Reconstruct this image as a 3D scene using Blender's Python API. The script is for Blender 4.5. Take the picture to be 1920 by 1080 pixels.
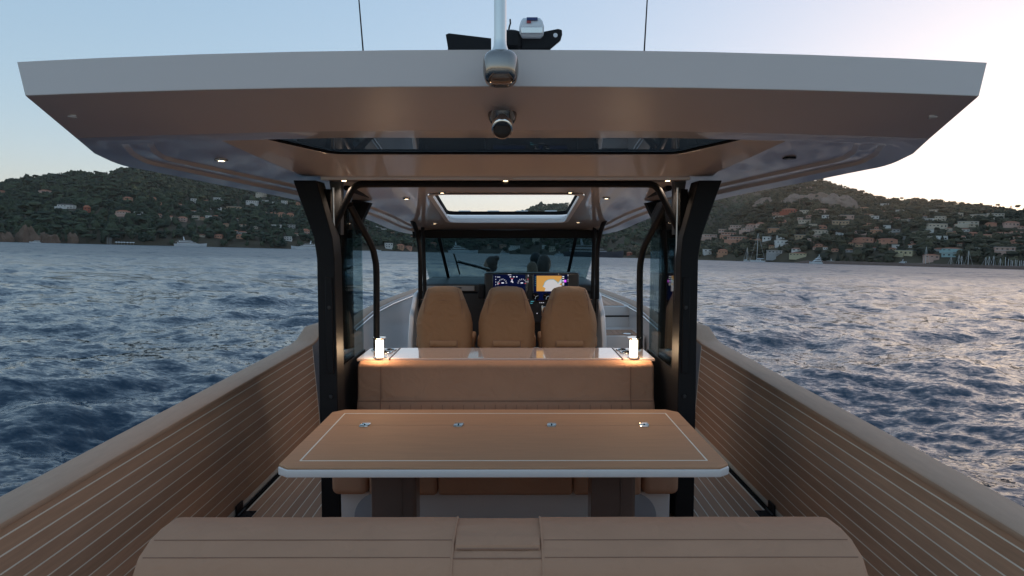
import bpy, math, random
import numpy as np
from mathutils import Vector, Matrix
from mathutils.geometry import tessellate_polygon

for _o in list(bpy.data.objects):
    bpy.data.objects.remove(_o, do_unlink=True)
SC = bpy.context.scene
COL = SC.collection
R = math.radians
random.seed(7)

# ------------------------------------------------------------------ camera
FPX = 1280.0                       # focal length in pixels of a 1920 px wide frame (a 24 mm lens)
EYX = 0.03                         # the camera stands a hand to starboard of the centre line
EYE = 1.75                         # eye height over the cockpit floor
PITCH = math.atan(93 / FPX)        # the camera looks slightly down along the boat
YAW = 3 / FPX
# boat frame: x to starboard, y to the bow, z up, floor z = 0.  The boat floats with a little heel and trim.
_n = Vector((0.026, 0.021, 1.0)).normalized()
_ey = (Vector((0, 1, 0)) - _n * _n.y).normalized()
_ex = _ey.cross(_n)
BOAT = Matrix.Translation((0, 0, 0.62)) @ Matrix((_ex, _ey, _n)).to_4x4()
_cf = Vector((math.sin(YAW), math.cos(YAW) * math.cos(PITCH), -math.sin(PITCH))).normalized()
_cr = _cf.cross(Vector((0, 0, 1))).normalized()
_cu = _cr.cross(_cf)
CAMB = Matrix((( _cr.x, _cu.x, -_cf.x, EYX), (_cr.y, _cu.y, -_cf.y, 0), (_cr.z, _cu.z, -_cf.z, EYE), (0, 0, 0, 1)))
cd = bpy.data.cameras.new('camera')
cam = bpy.data.objects.new('camera', cd)
COL.objects.link(cam)
cd.sensor_width = 36.0
cd.lens = 36.0 * FPX / 1920
cd.clip_start = 0.05
cd.clip_end = 20000
cam.matrix_world = BOAT @ CAMB
SC.camera = cam
EYEW = BOAT @ Vector((EYX, 0, EYE))

# ------------------------------------------------------------------ sky, sun, exposure
SUN_AZ = R(42)                   # from the bow towards starboard
SUN_EL = R(5.0)
world = bpy.data.worlds.new('World')
SC.world = world
world.use_nodes = True
wn = world.node_tree.nodes
wl = world.node_tree.links
wn.clear()
sky = wn.new('ShaderNodeTexSky')
sky.sky_type = 'NISHITA'
sky.sun_disc = False
sky.sun_elevation = SUN_EL
sky.sun_rotation = SUN_AZ
sky.altitude = 0
sky.air_density = 1.0
sky.dust_density = 0.8
sky.ozone_density = 3.9
bg = wn.new('ShaderNodeBackground')
bg.inputs['Strength'].default_value = 0.15
wo = wn.new('ShaderNodeOutputWorld')
gm = wn.new('ShaderNodeGamma')          # the photograph's wide tonal range is compressed as a whole
gm.inputs[1].default_value = 0.35
hsv = wn.new('ShaderNodeHueSaturation')
hsv.inputs['Saturation'].default_value = 1.3
wl.new(sky.outputs[0], gm.inputs[0])
wl.new(gm.outputs[0], hsv.inputs['Color'])
tnt = wn.new('ShaderNodeMix')
tnt.data_type = 'RGBA'
tnt.blend_type = 'MULTIPLY'
tnt.inputs[0].default_value = 1.0
tnt.inputs[7].default_value = (1.125, 0.962, 0.92, 1)
wl.new(hsv.outputs[0], tnt.inputs[6])
wl.new(tnt.outputs[2], bg.inputs[0])
wl.new(bg.outputs[0], wo.inputs[0])
sl = bpy.data.lights.new('sun', 'SUN')
sl.energy = 0.7
sl.angle = R(0.6)
sl.color = (1.0, 0.72, 0.5)
so = bpy.data.objects.new('sun', sl)
COL.objects.link(so)
_sd = Vector((math.sin(SUN_AZ) * math.cos(SUN_EL), math.cos(SUN_AZ) * math.cos(SUN_EL), math.sin(SUN_EL)))
so.location = _sd * 300 + Vector((0, 0, 60))
so.rotation_euler = _sd.to_track_quat('Z', 'Y').to_euler()
vs = SC.view_settings
vs.view_transform = 'Standard'
vs.look = 'None'
vs.gamma = 1
vs.use_curve_mapping = False
vs.exposure = 2.12
SC.render.engine = 'CYCLES'
SC.cycles.use_denoising = True
SC.cycles.max_bounces = 10
SC.cycles.transparent_max_bounces = 16
SC.cycles.sample_clamp_indirect = 6
SC.cycles.caustics_reflective = False
SC.cycles.caustics_refractive = False

# ------------------------------------------------------------------ rays: where a point of the photograph lies in the place
def ray_boat(px, py):
    d = _cf + _cr * ((px - 960) / FPX) + _cu * ((540 - py) / FPX)
    return d
def P(px, py, Y):
    """boat-frame point at forward distance Y"""
    d = ray_boat(px, py)
    t = Y / d.y
    return Vector((EYX + d.x * t, Y, EYE + d.z * t))
def PZ(px, py, z):
    d = ray_boat(px, py)
    t = (z - EYE) / d.z
    return Vector((EYX + d.x * t, d.y * t, z))
_Rw = BOAT.to_3x3()
def dir_world(px, py):
    return (_Rw @ ray_boat(px, py)).normalized()
def azel(px, py):
    d = dir_world(px, py)
    return math.atan2(d.x, d.y), math.atan2(d.z, math.hypot(d.x, d.y))

# ------------------------------------------------------------------ materials
MATS = {}
def nt(name):
    m = bpy.data.materials.new(name)
    m.use_nodes = True
    n = m.node_tree.nodes
    n.clear()
    out = n.new('ShaderNodeOutputMaterial')
    return m, n, m.node_tree.links, out
def setin(node, **kw):
    for k, v in kw.items():
        k = k.replace('_', ' ')
        if k in node.inputs:
            node.inputs[k].default_value = v
def rgba(c):
    return (c[0], c[1], c[2], 1.0)
def pbr(name, col, rough=0.5, metal=0.0, coat=0.0, var=0.12, scale=6.0, bump=0.0, bscale=80.0, stretch=(1, 1, 1),
        spec=0.5, sheen=0.0, rvar=0.0, detail=5.0, coords='Object', rand=0.0, wr=0.0, wscale=7.0):
    m, n, l, out = nt(name)
    b = n.new('ShaderNodeBsdfPrincipled')
    setin(b, Roughness=rough, Metallic=metal)
    b.inputs['Specular IOR Level'].default_value = spec
    b.inputs['Coat Weight'].default_value = coat
    b.inputs['Coat Roughness'].default_value = 0.04
    if sheen:
        b.inputs['Sheen Weight'].default_value = sheen
        b.inputs['Sheen Roughness'].default_value = 0.5
    tc = n.new('ShaderNodeTexCoord')
    mp = n.new('ShaderNodeMapping')
    mp.inputs['Scale'].default_value = stretch
    l.new(tc.outputs[coords], mp.inputs[0])
    no = n.new('ShaderNodeTexNoise')
    setin(no, Scale=scale, Detail=detail, Roughness=0.6)
    l.new(mp.outputs[0], no.inputs['Vector'])
    mx = n.new('ShaderNodeMix')
    mx.data_type = 'RGBA'
    mx.inputs['A'].default_value if False else None
    mx.inputs[6].default_value = rgba([c * (1 - var) for c in col])
    mx.inputs[7].default_value = rgba([min(1, c * (1 + var)) for c in col])
    l.new(no.outputs['Fac'], mx.inputs[0])
    if rand:        # each plank a little lighter or darker than the next
        oi = n.new('ShaderNodeObjectInfo')
        rr = n.new('ShaderNodeMapRange')
        rr.inputs['To Min'].default_value = 1 - rand; rr.inputs['To Max'].default_value = 1 + rand
        l.new(oi.outputs['Random'], rr.inputs['Value'])
        vm = n.new('ShaderNodeVectorMath'); vm.operation = 'SCALE'
        l.new(mx.outputs[2], vm.inputs[0]); l.new(rr.outputs[0], vm.inputs['Scale'])
        l.new(vm.outputs[0], b.inputs['Base Color'])
    else:
        l.new(mx.outputs[2], b.inputs['Base Color'])
    if rvar:
        mr = n.new('ShaderNodeMapRange')
        mr.inputs['To Min'].default_value = max(0.02, rough - rvar)
        mr.inputs['To Max'].default_value = min(1, rough + rvar)
        l.new(no.outputs['Fac'], mr.inputs['Value'])
        l.new(mr.outputs[0], b.inputs['Roughness'])
    if bump:
        n2 = n.new('ShaderNodeTexNoise')
        setin(n2, Scale=bscale, Detail=4.0, Roughness=0.6)
        l.new(mp.outputs[0], n2.inputs['Vector'])
        bp = n.new('ShaderNodeBump')
        bp.inputs['Strength'].default_value = bump
        bp.inputs['Distance'].default_value = 0.01
        hgt = n2.outputs['Fac']
        if wr:          # soft creases and sags on top of the weave
            n3 = n.new('ShaderNodeTexNoise')
            setin(n3, Scale=wscale, Detail=2.5, Roughness=0.5, Distortion=1.2)
            l.new(tc.outputs[coords], n3.inputs['Vector'])
            ma = n.new('ShaderNodeMath'); ma.operation = 'MULTIPLY_ADD'
            ma.inputs[1].default_value = wr
            l.new(n3.outputs['Fac'], ma.inputs[0]); l.new(n2.outputs['Fac'], ma.inputs[2])
            hgt = ma.outputs[0]
        l.new(hgt, bp.inputs['Height'])
        l.new(bp.outputs[0], b.inputs['Normal'])
    l.new(b.outputs[0], out.inputs[0])
    MATS[name] = m
    return m
def emit(name, col, strength):
    m, n, l, out = nt(name)
    e = n.new('ShaderNodeEmission')
    e.inputs[0].default_value = rgba(col)
    e.inputs[1].default_value = strength
    l.new(e.outputs[0], out.inputs[0])
    MATS[name] = m
    return m
def tinted(name, tint, ior=1.5, rough=0.0, base=0.0):
    """a thin tinted pane: transparent with a mirror-like skin"""
    m, n, l, out = nt(name)
    t = n.new('ShaderNodeBsdfTransparent')
    t.inputs[0].default_value = rgba(tint)
    g = n.new('ShaderNodeBsdfGlossy')
    g.inputs['Roughness'].default_value = rough
    f = n.new('ShaderNodeFresnel')
    ge = n.new('ShaderNodeNewGeometry')
    io = n.new('ShaderNodeMapRange')
    io.inputs['To Min'].default_value = ior
    io.inputs['To Max'].default_value = 1 / ior
    l.new(ge.outputs['Backfacing'], io.inputs['Value'])
    l.new(io.outputs[0], f.inputs[0])
    mx = n.new('ShaderNodeMixShader')
    fac = f.outputs[0]
    if base:
        a = n.new('ShaderNodeMath'); a.operation = 'MAXIMUM'; a.inputs[1].default_value = base
        l.new(fac, a.inputs[0]); fac = a.outputs[0]
    l.new(fac, mx.inputs[0])
    l.new(t.outputs[0], mx.inputs[1])
    l.new(g.outputs[0], mx.inputs[2])
    l.new(mx.outputs[0], out.inputs[0])
    MATS[name] = m
    return m

# ------------------------------------------------------------------ mesh helpers
class MB:
    def __init__(s):
        s.v = []; s.f = []; s.m = []
    def add(s, vs, fs, mi=0):
        k = len(s.v)
        s.v += [tuple(v) for v in vs]
        s.f += [tuple(i + k for i in f) for f in fs]
        s.m += [mi] * len(fs)
        return s
    def box(s, x0, x1, y0, y1, z0, z1, mi=0):
        vs = [(x0, y0, z0), (x1, y0, z0), (x1, y1, z0), (x0, y1, z0), (x0, y0, z1), (x1, y0, z1), (x1, y1, z1), (x0, y1, z1)]
        fs = [(3, 2, 1, 0), (4, 5, 6, 7), (0, 1, 5, 4), (1, 2, 6, 5), (2, 3, 7, 6), (3, 0, 4, 7)]
        return s.add(vs, fs, mi)
    def hexa(s, a, b, mi=0):
        """two quads of corresponding corners"""
        vs = list(a) + list(b)
        n = len(a)
        fs = [tuple(range(n - 1, -1, -1)), tuple(range(n, 2 * n))]
        fs += [(i, (i + 1) % n, n + (i + 1) % n, n + i) for i in range(n)]
        return s.add(vs, fs, mi)
    def loft(s, rings, cap0=True, cap1=True, closed=True, mi=0, mis=None):
        n = len(rings[0]); vs = [p for r in rings for p in r]; fs = []
        m = n if closed else n - 1
        for k in range(len(rings) - 1):
            for i in range(m):
                j = (i + 1) % n
                fs.append((k * n + i, k * n + j, (k + 1) * n + j, (k + 1) * n + i))
        if cap0: fs.append(tuple(range(n - 1, -1, -1)))
        if cap1: fs.append(tuple((len(rings) - 1) * n + i for i in range(n)))
        s.add(vs, fs, mi)
        if mis:
            for k in range(len(rings) - 1):
                for i in range(m): s.m[len(s.m) - len(fs) + k * m + i] = mis[k]
        return s
    def prism(s, poly, axis, a, b, mi=0):
        def mk(p, t):
            if axis == 'x': return (t, p[0], p[1])
            if axis == 'y': return (p[0], t, p[1])
            return (p[0], p[1], t)
        return s.hexa([mk(p, a) for p in poly], [mk(p, b) for p in poly], mi)
    def tube(s, pts, r, seg=10, mi=0, cap=True, rr=None):
        pts = [Vector(p) for p in pts]
        rings = []
        up = None
        for i, p in enumerate(pts):
            a = pts[max(0, i - 1)]; b = pts[min(len(pts) - 1, i + 1)]
            t = (b - a).normalized()
            if up is None:
                up = Vector((0, 0, 1)) if abs(t.z) < 0.9 else Vector((1, 0, 0))
            u = (up - t * up.dot(t)).normalized()
            w = t.cross(u)
            up = u
            rad = rr[i] if rr else r
            rings.append([p + (u * math.cos(k * 2 * math.pi / seg) + w * math.sin(k * 2 * math.pi / seg)) * rad for k in range(seg)])
        return s.loft(rings, cap, cap, mi=mi)
    def lathe(s, prof, c=(0, 0, 0), seg=20, axis='z', mi=0):
        rings = []
        for (r, h) in prof:
            ring = []
            for k in range(seg):
                a = 2 * math.pi * k / seg
                x, y = r * math.cos(a), r * math.sin(a)
                if axis == 'z': q = (c[0] + x, c[1] + y, c[2] + h)
                elif axis == 'y': q = (c[0] + x, c[1] + h, c[2] - y)
                else: q = (c[0] + h, c[1] + x, c[2] + y)
                ring.append(q)
            rings.append(ring)
        return s.loft(rings, mi=mi)
    def tess(s, loops, mi=0, flip=False):
        """planar polygon with holes; loops are lists of 3d points"""
        tris = tessellate_polygon([[Vector((p[0], p[1], 0)) for p in lp] for lp in loops])
        vs = [p for lp in loops for p in lp]
        fs = []
        for t in tris:
            a, b, c = (Vector(vs[i]) for i in t)
            up = (b - a).cross(c - a).z > 0
            t = tuple(t) if up != flip else (t[2], t[1], t[0])
            fs.append(t)
        return s.add(vs, fs, mi)
    def mesh(s, name, mats, off=(0, 0, 0), smooth=None):
        me = bpy.data.meshes.new(name)
        o = Vector(off)
        me.from_pydata([(v[0] - o.x, v[1] - o.y, v[2] - o.z) for v in s.v], [], s.f)
        for mt in (mats if isinstance(mats, (list, tuple)) else [mats]):
            me.materials.append(mt)
        if any(s.m):
            me.polygons.foreach_set('material_index', s.m)
        if smooth is not None:
            me.polygons.foreach_set('use_smooth', [True] * len(me.polygons))
            me.set_sharp_from_angle(angle=R(smooth))
        me.update()
        return me
ORG = {}
def root(name, label, cat, loc, group=None):
    o = bpy.data.objects.new(name, None)
    o.empty_display_size = 0.1
    COL.objects.link(o)
    o.location = loc
    ORG[o.name] = Vector(loc)
    tag(o, label, cat, group)
    return o
def tag(o, label=None, cat=None, group=None, kind=None):
    if label: o['label'] = label
    if cat: o['category'] = cat
    if group: o['group'] = group
    if kind: o['kind'] = kind
    return o
def build(mb, name, mat, parent=None, bevel=0.0, seg=2, smooth=None, loc=None, angle=35):
    """link a mesh object; vertices are given in the boat (or world) frame"""
    off = ORG[parent.name] if parent is not None else Vector(loc if loc is not None else (0, 0, 0))
    if bevel and smooth is None: smooth = 40
    me = mb.mesh(name, mat, off, smooth)
    o = bpy.data.objects.new(name, me)
    COL.objects.link(o)
    ORG[o.name] = off
    if parent is not None: o.parent = parent
    else: o.location = off
    if bevel:
        b = o.modifiers.new('bevel', 'BEVEL')
        b.width = bevel; b.segments = seg; b.limit_method = 'ANGLE'; b.angle_limit = R(angle)
        b.harden_normals = False
    return o
ONBOARD = []      # top-level things that ride on the boat
def aboard(o):
    ONBOARD.append(o)
    return o
def copy_tree(o, parent=None):
    c = o.copy()
    COL.objects.link(c)
    ORG[c.name] = ORG.get(o.name, Vector((0, 0, 0)))
    c.parent = parent
    for ch in o.children:
        copy_tree(ch, c)
    return c
# ------------------------------------------------------------------ the boat's materials
GEL = pbr('gelcoat', (0.75, 0.68, 0.64), 0.3, coat=1.0, var=0.03, scale=1.5, bump=0.05, bscale=2.2)
GELO = pbr('gelcoat_fascia', (0.80, 0.69, 0.645), 0.38, var=0.03, scale=1.5, spec=.25)
GELW = pbr('gelcoat_white', (0.74, 0.70, 0.68), 0.3, coat=0.4, var=0.03, scale=2.0)
BLACK = pbr('black_lacquer', (0.010, 0.010, 0.012), 0.5, var=0.2, scale=5, rvar=0.08, spec=.2)
BLACKG = pbr('black_gloss', (0.008, 0.008, 0.009), 0.03, var=0.1, coat=1.0)
RUBBER = pbr('black_rubber', (0.012, 0.012, 0.013), 0.9, var=0.2, spec=.1)
DARKP = pbr('dark_panel', (0.02, 0.021, 0.024), 0.45, var=0.2, scale=8)
FABRIC = pbr('tan_fabric', (0.50, 0.275, 0.175), 0.85, var=0.09, scale=5, bump=0.35, bscale=420, spec=0.2, wr=9.0, wscale=6.0)
FABH = pbr('tan_leather', (0.37, 0.20, 0.105), 0.62, var=0.06, scale=5, bump=0.28, bscale=320, spec=0.35, wr=7.0, wscale=8.0)
SEAM = pbr('seam_thread', (0.30, 0.165, 0.11), 0.9, var=0.1)
TEAK = pbr('synthetic_teak', (0.47, 0.275, 0.175), 0.62, rand=.14, var=0.26, scale=5, stretch=(14, 1.0, 14), bump=0.12, bscale=160, rvar=0.1)
TEAKC = pbr('synthetic_teak_cap', (0.45, 0.29, 0.20), 0.66, var=0.14, scale=7, stretch=(5, 1.0, 5), bump=0.15, bscale=120)
TABLE = pbr('table_veneer', (0.50, 0.275, 0.16), 0.7, var=0.15, scale=4, stretch=(1.2, 16, 16), rvar=0.06, spec=.15)
CAULK = pbr('pale_caulk', (0.84, 0.77, 0.67), 0.7, var=0.08)
RIM = pbr('table_rim', (0.72, 0.67, 0.65), 0.35, coat=0.3, var=0.04)
BRONZE = pbr('bronze_lacquer', (0.20, 0.15, 0.13), 0.3, metal=0.5, var=0.08, coat=0.4)
CHROME = pbr('chrome', (0.74, 0.70, 0.66), 0.06, metal=1.0, var=0.03)
DCHROME = pbr('dark_chrome', (0.30, 0.27, 0.25), 0.12, metal=1.0, var=0.06)
ALU = pbr('brushed_aluminium', (0.62, 0.60, 0.60), 0.28, metal=1.0, var=0.06, scale=40, stretch=(1, 1, 0.05))
WHITEP = pbr('white_paint', (0.76, 0.76, 0.77), 0.35, var=0.04)
GREYP = pbr('grey_panel', (0.34, 0.35, 0.38), 0.35, var=0.06, coat=0.2)
DASH = pbr('dash_grey', (0.30, 0.29, 0.29), 0.5, var=0.06)
GLASS_D = tinted('dark_tinted_glass', (0.54, 0.66, 0.69), 1.5)
GLASS_S = tinted('side_glass', (0.74, 0.84, 0.86), 1.5)
GLASS_R = tinted('roof_glass', (0.10, 0.11, 0.12), 1.5)
LEDW = emit('downlight_glow', (1.0, 0.72, 0.42), 3.0)
LAMPE = emit('lantern_glow', (1.0, 0.80, 0.55), 1.5)
SCR_N = emit('screen_navy', (0.004, 0.008, 0.045), 0.14)
SCR_W = emit('screen_white', (0.85, 0.85, 0.95), 0.22)
SCR_R = emit('screen_red', (0.9, 0.12, 0.15), 0.18)
SCR_S = emit('screen_sand', (0.62, 0.32, 0.08), 0.2)
SCR_B = emit('screen_bay', (0.62, 0.60, 0.62), 0.2)
SCR_T = emit('screen_teal', (0.10, 0.45, 0.55), 0.2)
SCR_V = emit('screen_violet', (0.55, 0.08, 0.75), 0.3)
# ================================================================== THE BOAT (boat frame)
boat = aboard(root('motorboat', 'open motor boat with teak-lined sides, black posts and a wide pale hardtop', 'motorboat', (0, 5, 0)))
def mir(pts):
    return [(-p[0],) + tuple(p[1:]) for p in pts]

# ---- hull: outer skin from stern to bow
hs = [(-1.2, 1.92, .655), (2, 1.92, .715), (5.6, 1.93, .775), (6.25, 1.92, .86), (6.9, 1.60, 1.0), (7.6, 1.44, 1.04), (9, 1.27, 1.06), (10.3, .92, 1.07), (11.2, .48, 1.07), (11.8, .06, 1.07)]
rings = []
for (y, x, z) in hs:
    k = -0.75 + max(0, y - 9) * 0.25
    w = x - 0.012
    rings.append([(-w, y, z - .02), (-w * .985, y, .25), (-w * .88, y, -.35), (0, y, k), (w * .88, y, -.35), (w * .985, y, .25), (w, y, z - .02)])
mb = MB().loft(rings, False, False, closed=False)
mb.add(rings[0], [tuple(range(6, -1, -1))])
build(mb, 'hull', GREYP, boat, smooth=30)

# ---- cockpit floor with planks
mb = MB().box(-1.69, 1.69, -.9, 6.6, -.06, -.0012)
floor = build(mb, 'cockpit_floor', CAULK, boat)
pitch = .064
nfl = 52
x0 = -nfl * pitch / 2
pm = MB().box(-pitch / 2 + .0038, pitch / 2 - .0038, -.85, 6.55, -.012, 0).mesh('plank', TEAK)
for i in range(nfl):
    o = bpy.data.objects.new('plank', pm)
    COL.objects.link(o); o.parent = floor
    o.location = (x0 + (i + .5) * pitch, 0 - ORG[floor.name].y, 0)

def sheer_line(o, lean=False):
    """the side walls drop a little towards the stern"""
    off = ORG[o.name]
    for v in o.data.vertices:
        y = v.co.y + off.y
        k = 1 - .0175 * (6.1 - y)
        v.co.z = ((v.co.z + off.z - .02) * k + .02 - off.z) if (y < 6.1 or lean) else v.co.z
        if lean and abs(v.co.x) < 1.78: v.co.x = math.copysign(1.70 + (abs(v.co.x) - 1.70) * k, v.co.x)
# ---- bulwarks with their planks, caps and hinges
for s in (-1, 1):
    mb = MB()
    sec = [(1.700, .02), (1.758, .785), (1.925, .785), (1.93, .0), (1.72, -.05)]
    mb.prism([(s * a, b) for a, b in (sec if s < 0 else sec[::-1])], 'y', -1.0, 6.12)
    bw = build(mb, 'bulwark', CAULK, boat)
    sheer_line(bw, True)
    # inner face direction
    d = Vector((s * .058, 0, .765)); L = d.length; d.normalize()
    nrm = Vector((-s * d.z, 0, abs(d.x))).normalized()
    base = Vector((s * 1.700, 0, .02))
    zt = [.785 - .032 - k * pitch for k in range(13)]
    edges = [.80] + zt
    for k in range(12):
        a, b = edges[k + 1] / .765 * 1.0, edges[k] / .765 * 1.0
        ta = (edges[k + 1] - .02) / d.z + .0038; tb = (edges[k] - .02) / d.z - (.0038 if k else 0.0)
        if ta < 0.01: ta = .01
        p0 = base + d * ta; p1 = base + d * tb
        p0 = p0 - nrm * .004; p1 = p1 - nrm * .004; q0 = p0 + nrm * .0056; q1 = p1 + nrm * .0056
        A = [(p.x, -.98, p.z) for p in (p0, p1, q1, q0)]
        Bq = [(p.x, 6.10, p.z) for p in (p0, p1, q1, q0)]
        m2 = MB().hexa(A, Bq) if s > 0 else MB().hexa(A[::-1], Bq[::-1])
        sheer_line(build(m2, 'plank', TEAK, bw), True)
    cs = [(1.746, .786), (1.739, .803), (1.742, .813), (1.752, .818), (1.912, .818), (1.928, .810), (1.938, .79), (1.938, .74), (1.926, .74), (1.926, .786)]
    cr = []
    for (y, dz, dx) in ((-1.0, 0, 0), (3, 0, 0), (6.05, 0, 0), (6.16, .02, -.012), (6.30, .12, -.05), (6.5, .135, -.12)):
        cr.append([(s * (a + dx), y, b + dz) for a, b in cs])
    if s > 0: cr = [r[::-1] for r in cr]
    sheer_line(build(MB().loft(cr), 'cap_rail', TEAKC, bw, smooth=45))
    # black strip drawn for the shadow gap at the foot, then the hinges
    build(MB().box(s * 1.675 if s > 0 else -1.699, 1.699 if s > 0 else -1.675, -.9, 6.1, -.004, .012), 'shadow_strip', RUBBER, bw)
    for yh in (4.22, 1.6):
        h = MB()
        h.box(min(s * 1.60, s * 1.672), max(s * 1.60, s * 1.672), yh - .05, yh + .05, .001, .007)
        h.box(min(s * 1.684, s * 1.694), max(s * 1.684, s * 1.694), yh - .05, yh + .05, .012, .075)
        h.tube([(s * 1.678, yh - .06, .012), (s * 1.678, yh + .06, .012)], .011, 8)
        for q in (-.03, .03):
            h.lathe([(.007, 0), (.007, .003), (0.001, .004)], (s * 1.63, yh + q, .007), 8)
        build(h, 'hinge', BLACK, bw, smooth=40)

# ---- forward gunwales and inner sides
gw = [(6.3, 1.44, 1.56, .93), (6.9, 1.38, 1.50, 1.02), (7.6, 1.31, 1.43, 1.055), (9, 1.15, 1.27, 1.08), (10.3, .80, .92, 1.09), (11.2, .36, .48, 1.09), (11.7, .02, .10, 1.09)]
for s in (-1, 1):
    rg = []
    for (y, xi, xo, z) in gw:
        rr = [(s * xi, y, z - .03), (s * xi, y, z - .008), (s * (xi + .012), y, z), (s * (xo - .012), y, z), (s * xo, y, z - .01), (s * xo, y, z - .05)]
        rg.append(rr if s < 0 else rr[::-1])
    gwl = build(MB().loft(rg), 'gunwale', TEAKC, boat, smooth=40)
    rg = [[(s * (xi - .012), y, 0), (s * (xi - .012), y, z - .012), (s * (xi + .03), y, z - .012), (s * (xi + .03), y, 0)] for (y, xi, xo, z) in gw]
    if s > 0: rg = [r[::-1] for r in rg]
    build(MB().loft(rg), 'side_lining', GELW, boat, smooth=30)
    # bright metal rail line along the inside
    build(MB().tube([(s * (xi - .03), y, z - .035) for (y, xi, xo, z) in gw[:5]], .009, 8), 'hand_rail', CHROME, boat, smooth=60)

# ---- foredeck: lounge well floor, starboard steps and raised side deck
build(MB().box(-1.3, 1.3, 6.6, 11.0, -.05, .30), 'foredeck', GELW, boat)
st = MB()
st.box(.935, 1.36, 6.70, 7.38, .0, .79)
st.box(.935, 1.33, 7.38, 8.9, .0, 1.02)
steps = build(st, 'side_steps', GELW, boat, bevel=.012)
build(MB().box(.94, 1.33, 7.372, 7.378, .90, .915), 'step_slot', RUBBER, steps)
for k in range(6):
    build(MB().box(.955 + k * .058, 1.008 + k * .058, 6.72, 7.1, .790, .797), 'tread_plank', TEAK, steps)
for k in range(5):
    build(MB().box(.955 + k * .064, 1.014 + k * .064, 7.40, 8.8, 1.020, 1.027), 'tread_plank', TEAK, steps)
build(MB().lathe([(.045, 0), (.05, .006), (.035, .012), (.001, .012)], (1.20, 6.76, .797), 16), 'deck_cleat', CHROME, steps, smooth=40)

# ---- helm console
con = build(MB().box(-.90, .90, 6.86, 8.0, .30, 1.21), 'console', DARKP, boat, bevel=.02)
for s in (-1, 1):
    prof = [(6.42, .0), (6.42, .80), (6.55, 1.02), (6.86, 1.20), (8.1, 1.26), (8.3, .0)]
    m = MB().prism(prof if s > 0 else prof[::-1], 'x', s * .90, s * .945)
    build(m, 'console_cheek', GELW, con, bevel=.012)
mb = MB().prism([(6.84, 1.21), (6.84, 1.285), (6.90, 1.30), (8.12, 1.30), (8.12, 1.21)], 'x', .895, -.895)
build(mb, 'dash_top', DARKP, con, bevel=.012)
build(MB().box(-.86, -.33, 6.828, 6.842, 1.225, 1.275), 'dash_fascia', DASH, con, bevel=.004)
build(MB().box(-.60, -.46, 6.818, 6.829, 1.252, 1.260), 'vent_slot', RUBBER, con)
# screen binnacle
b0 = P(908, 512, 6.62); b1 = P(1086, 512, 6.62); zlow = P(960, 606, 6.62).z
mb = MB().box(b0.x, b1.x, 6.62, 6.85, zlow, b0.z)
binn = build(mb, 'instrument_panel', DARKP, con, bevel=.02, seg=3)
build(MB().box(b0.x - .06, b0.x - .002, 6.60, 6.7, P(900, 560, 6.6).z, P(900, 533, 6.6).z), 'grab_handle', BLACK, con, bevel=.012)
def R_(px0, py0, px1, py1, Y):
    a = P(px0, py0, Y); b = P(px1, py1, Y)
    return a.x, b.x, b.z, a.z
YS = 6.612
def scr(px0, py0, px1, py1, mi, dy=0.0, mb=None):
    a, b, c, d = R_(px0, py0, px1, py1, YS)
    mb.add([(a, YS - dy, c), (b, YS - dy, c), (b, YS - dy, d), (a, YS - dy, d)], [(0, 1, 2, 3)], mi)
    return mb
bz = MB()
x0_, x1_, z0_, z1_ = R_(923, 514, 990, 566, 6.615)
bz.box(x0_, x1_, 6.607, 6.62, z0_, z1_)
s1 = build(bz, 'gauge_display', BLACKG, con, bevel=.004)
x0_, x1_, z0_, z1_ = R_(998, 514, 1066, 566, 6.615)
s2 = build(MB().box(x0_, x1_, 6.607, 6.62, z0_, z1_), 'chart_display', BLACKG, con, bevel=.004)
YS = 6.605
g = MB()
scr(925, 515, 985, 563, 0, 0, g)
def tick(px, py, w, h, mi): scr(px - w / 2, py - h / 2, px + w / 2, py + h / 2, mi, .002, g)
for cx, sgn in ((942, 1), (979, -1)):
    for k in range(7):
        a = math.pi * (0.02 + k * .145)
        tick(cx + sgn * 8 * math.cos(a) - 0, 531 - 8 * math.sin(a), 1.0, 1.0, 1)
        tick(cx + sgn * 6.6 * math.cos(a) - 0, 531 - 6.6 * math.sin(a), .7, .7, 1)
    tick(cx + sgn * .5, 530.5, 4.5, 1.8, 1)
    tick(cx - sgn * 6, 531.5, 3, .8, 2)
for k in range(4): tick(929.5, 518.8 + k * 5, 1.3, 1.2, 1)
for k in range(3): tick(933 + k * 2, 519.4, 1.0, 1.4, 1)
for (x, w) in ((957, 3), (963.5, 3), (969, 2.4)): tick(x, 519, w, 1.4, 1)
tick(960, 522.5, 5, .8, 2); tick(960, 525, 2, 2.6, 1); tick(959.3, 528, 3.2, 1.6, 1); tick(961.5, 529, 1.6, 2.2, 1)
tick(933.6, 531.5, .9, 4.6, 1); tick(955.5, 515.3 - .0, 6.5, .8, 1)
build(g, 'gauge_graphics', [SCR_N, SCR_W, SCR_R], con)
g = MB()
scr(1001, 515, 1064, 563, 0, 0, g)
scr(1006, 517, 1053, 546, 1, .001, g)
scr(1053.6, 517, 1058.5, 536, 6, .001, g)
bay = [(1018, 537.5), (1020, 534), (1021, 530.5), (1023.5, 527.5), (1027, 525), (1032, 524), (1038, 524), (1041, 526), (1045, 529), (1046, 531.5), (1050, 526), (1053, 523), (1053, 530), (1049, 533.5), (1053, 535), (1053, 546), (1021, 546), (1023, 540.5)]
c = [P(a, b, YS - .0022) for a, b in bay]
tri = tessellate_polygon([[Vector((p.x, p.z, 0)) for p in c]])
g.add([tuple(p) for p in c], [tuple(t) for t in tri], 2)
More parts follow.
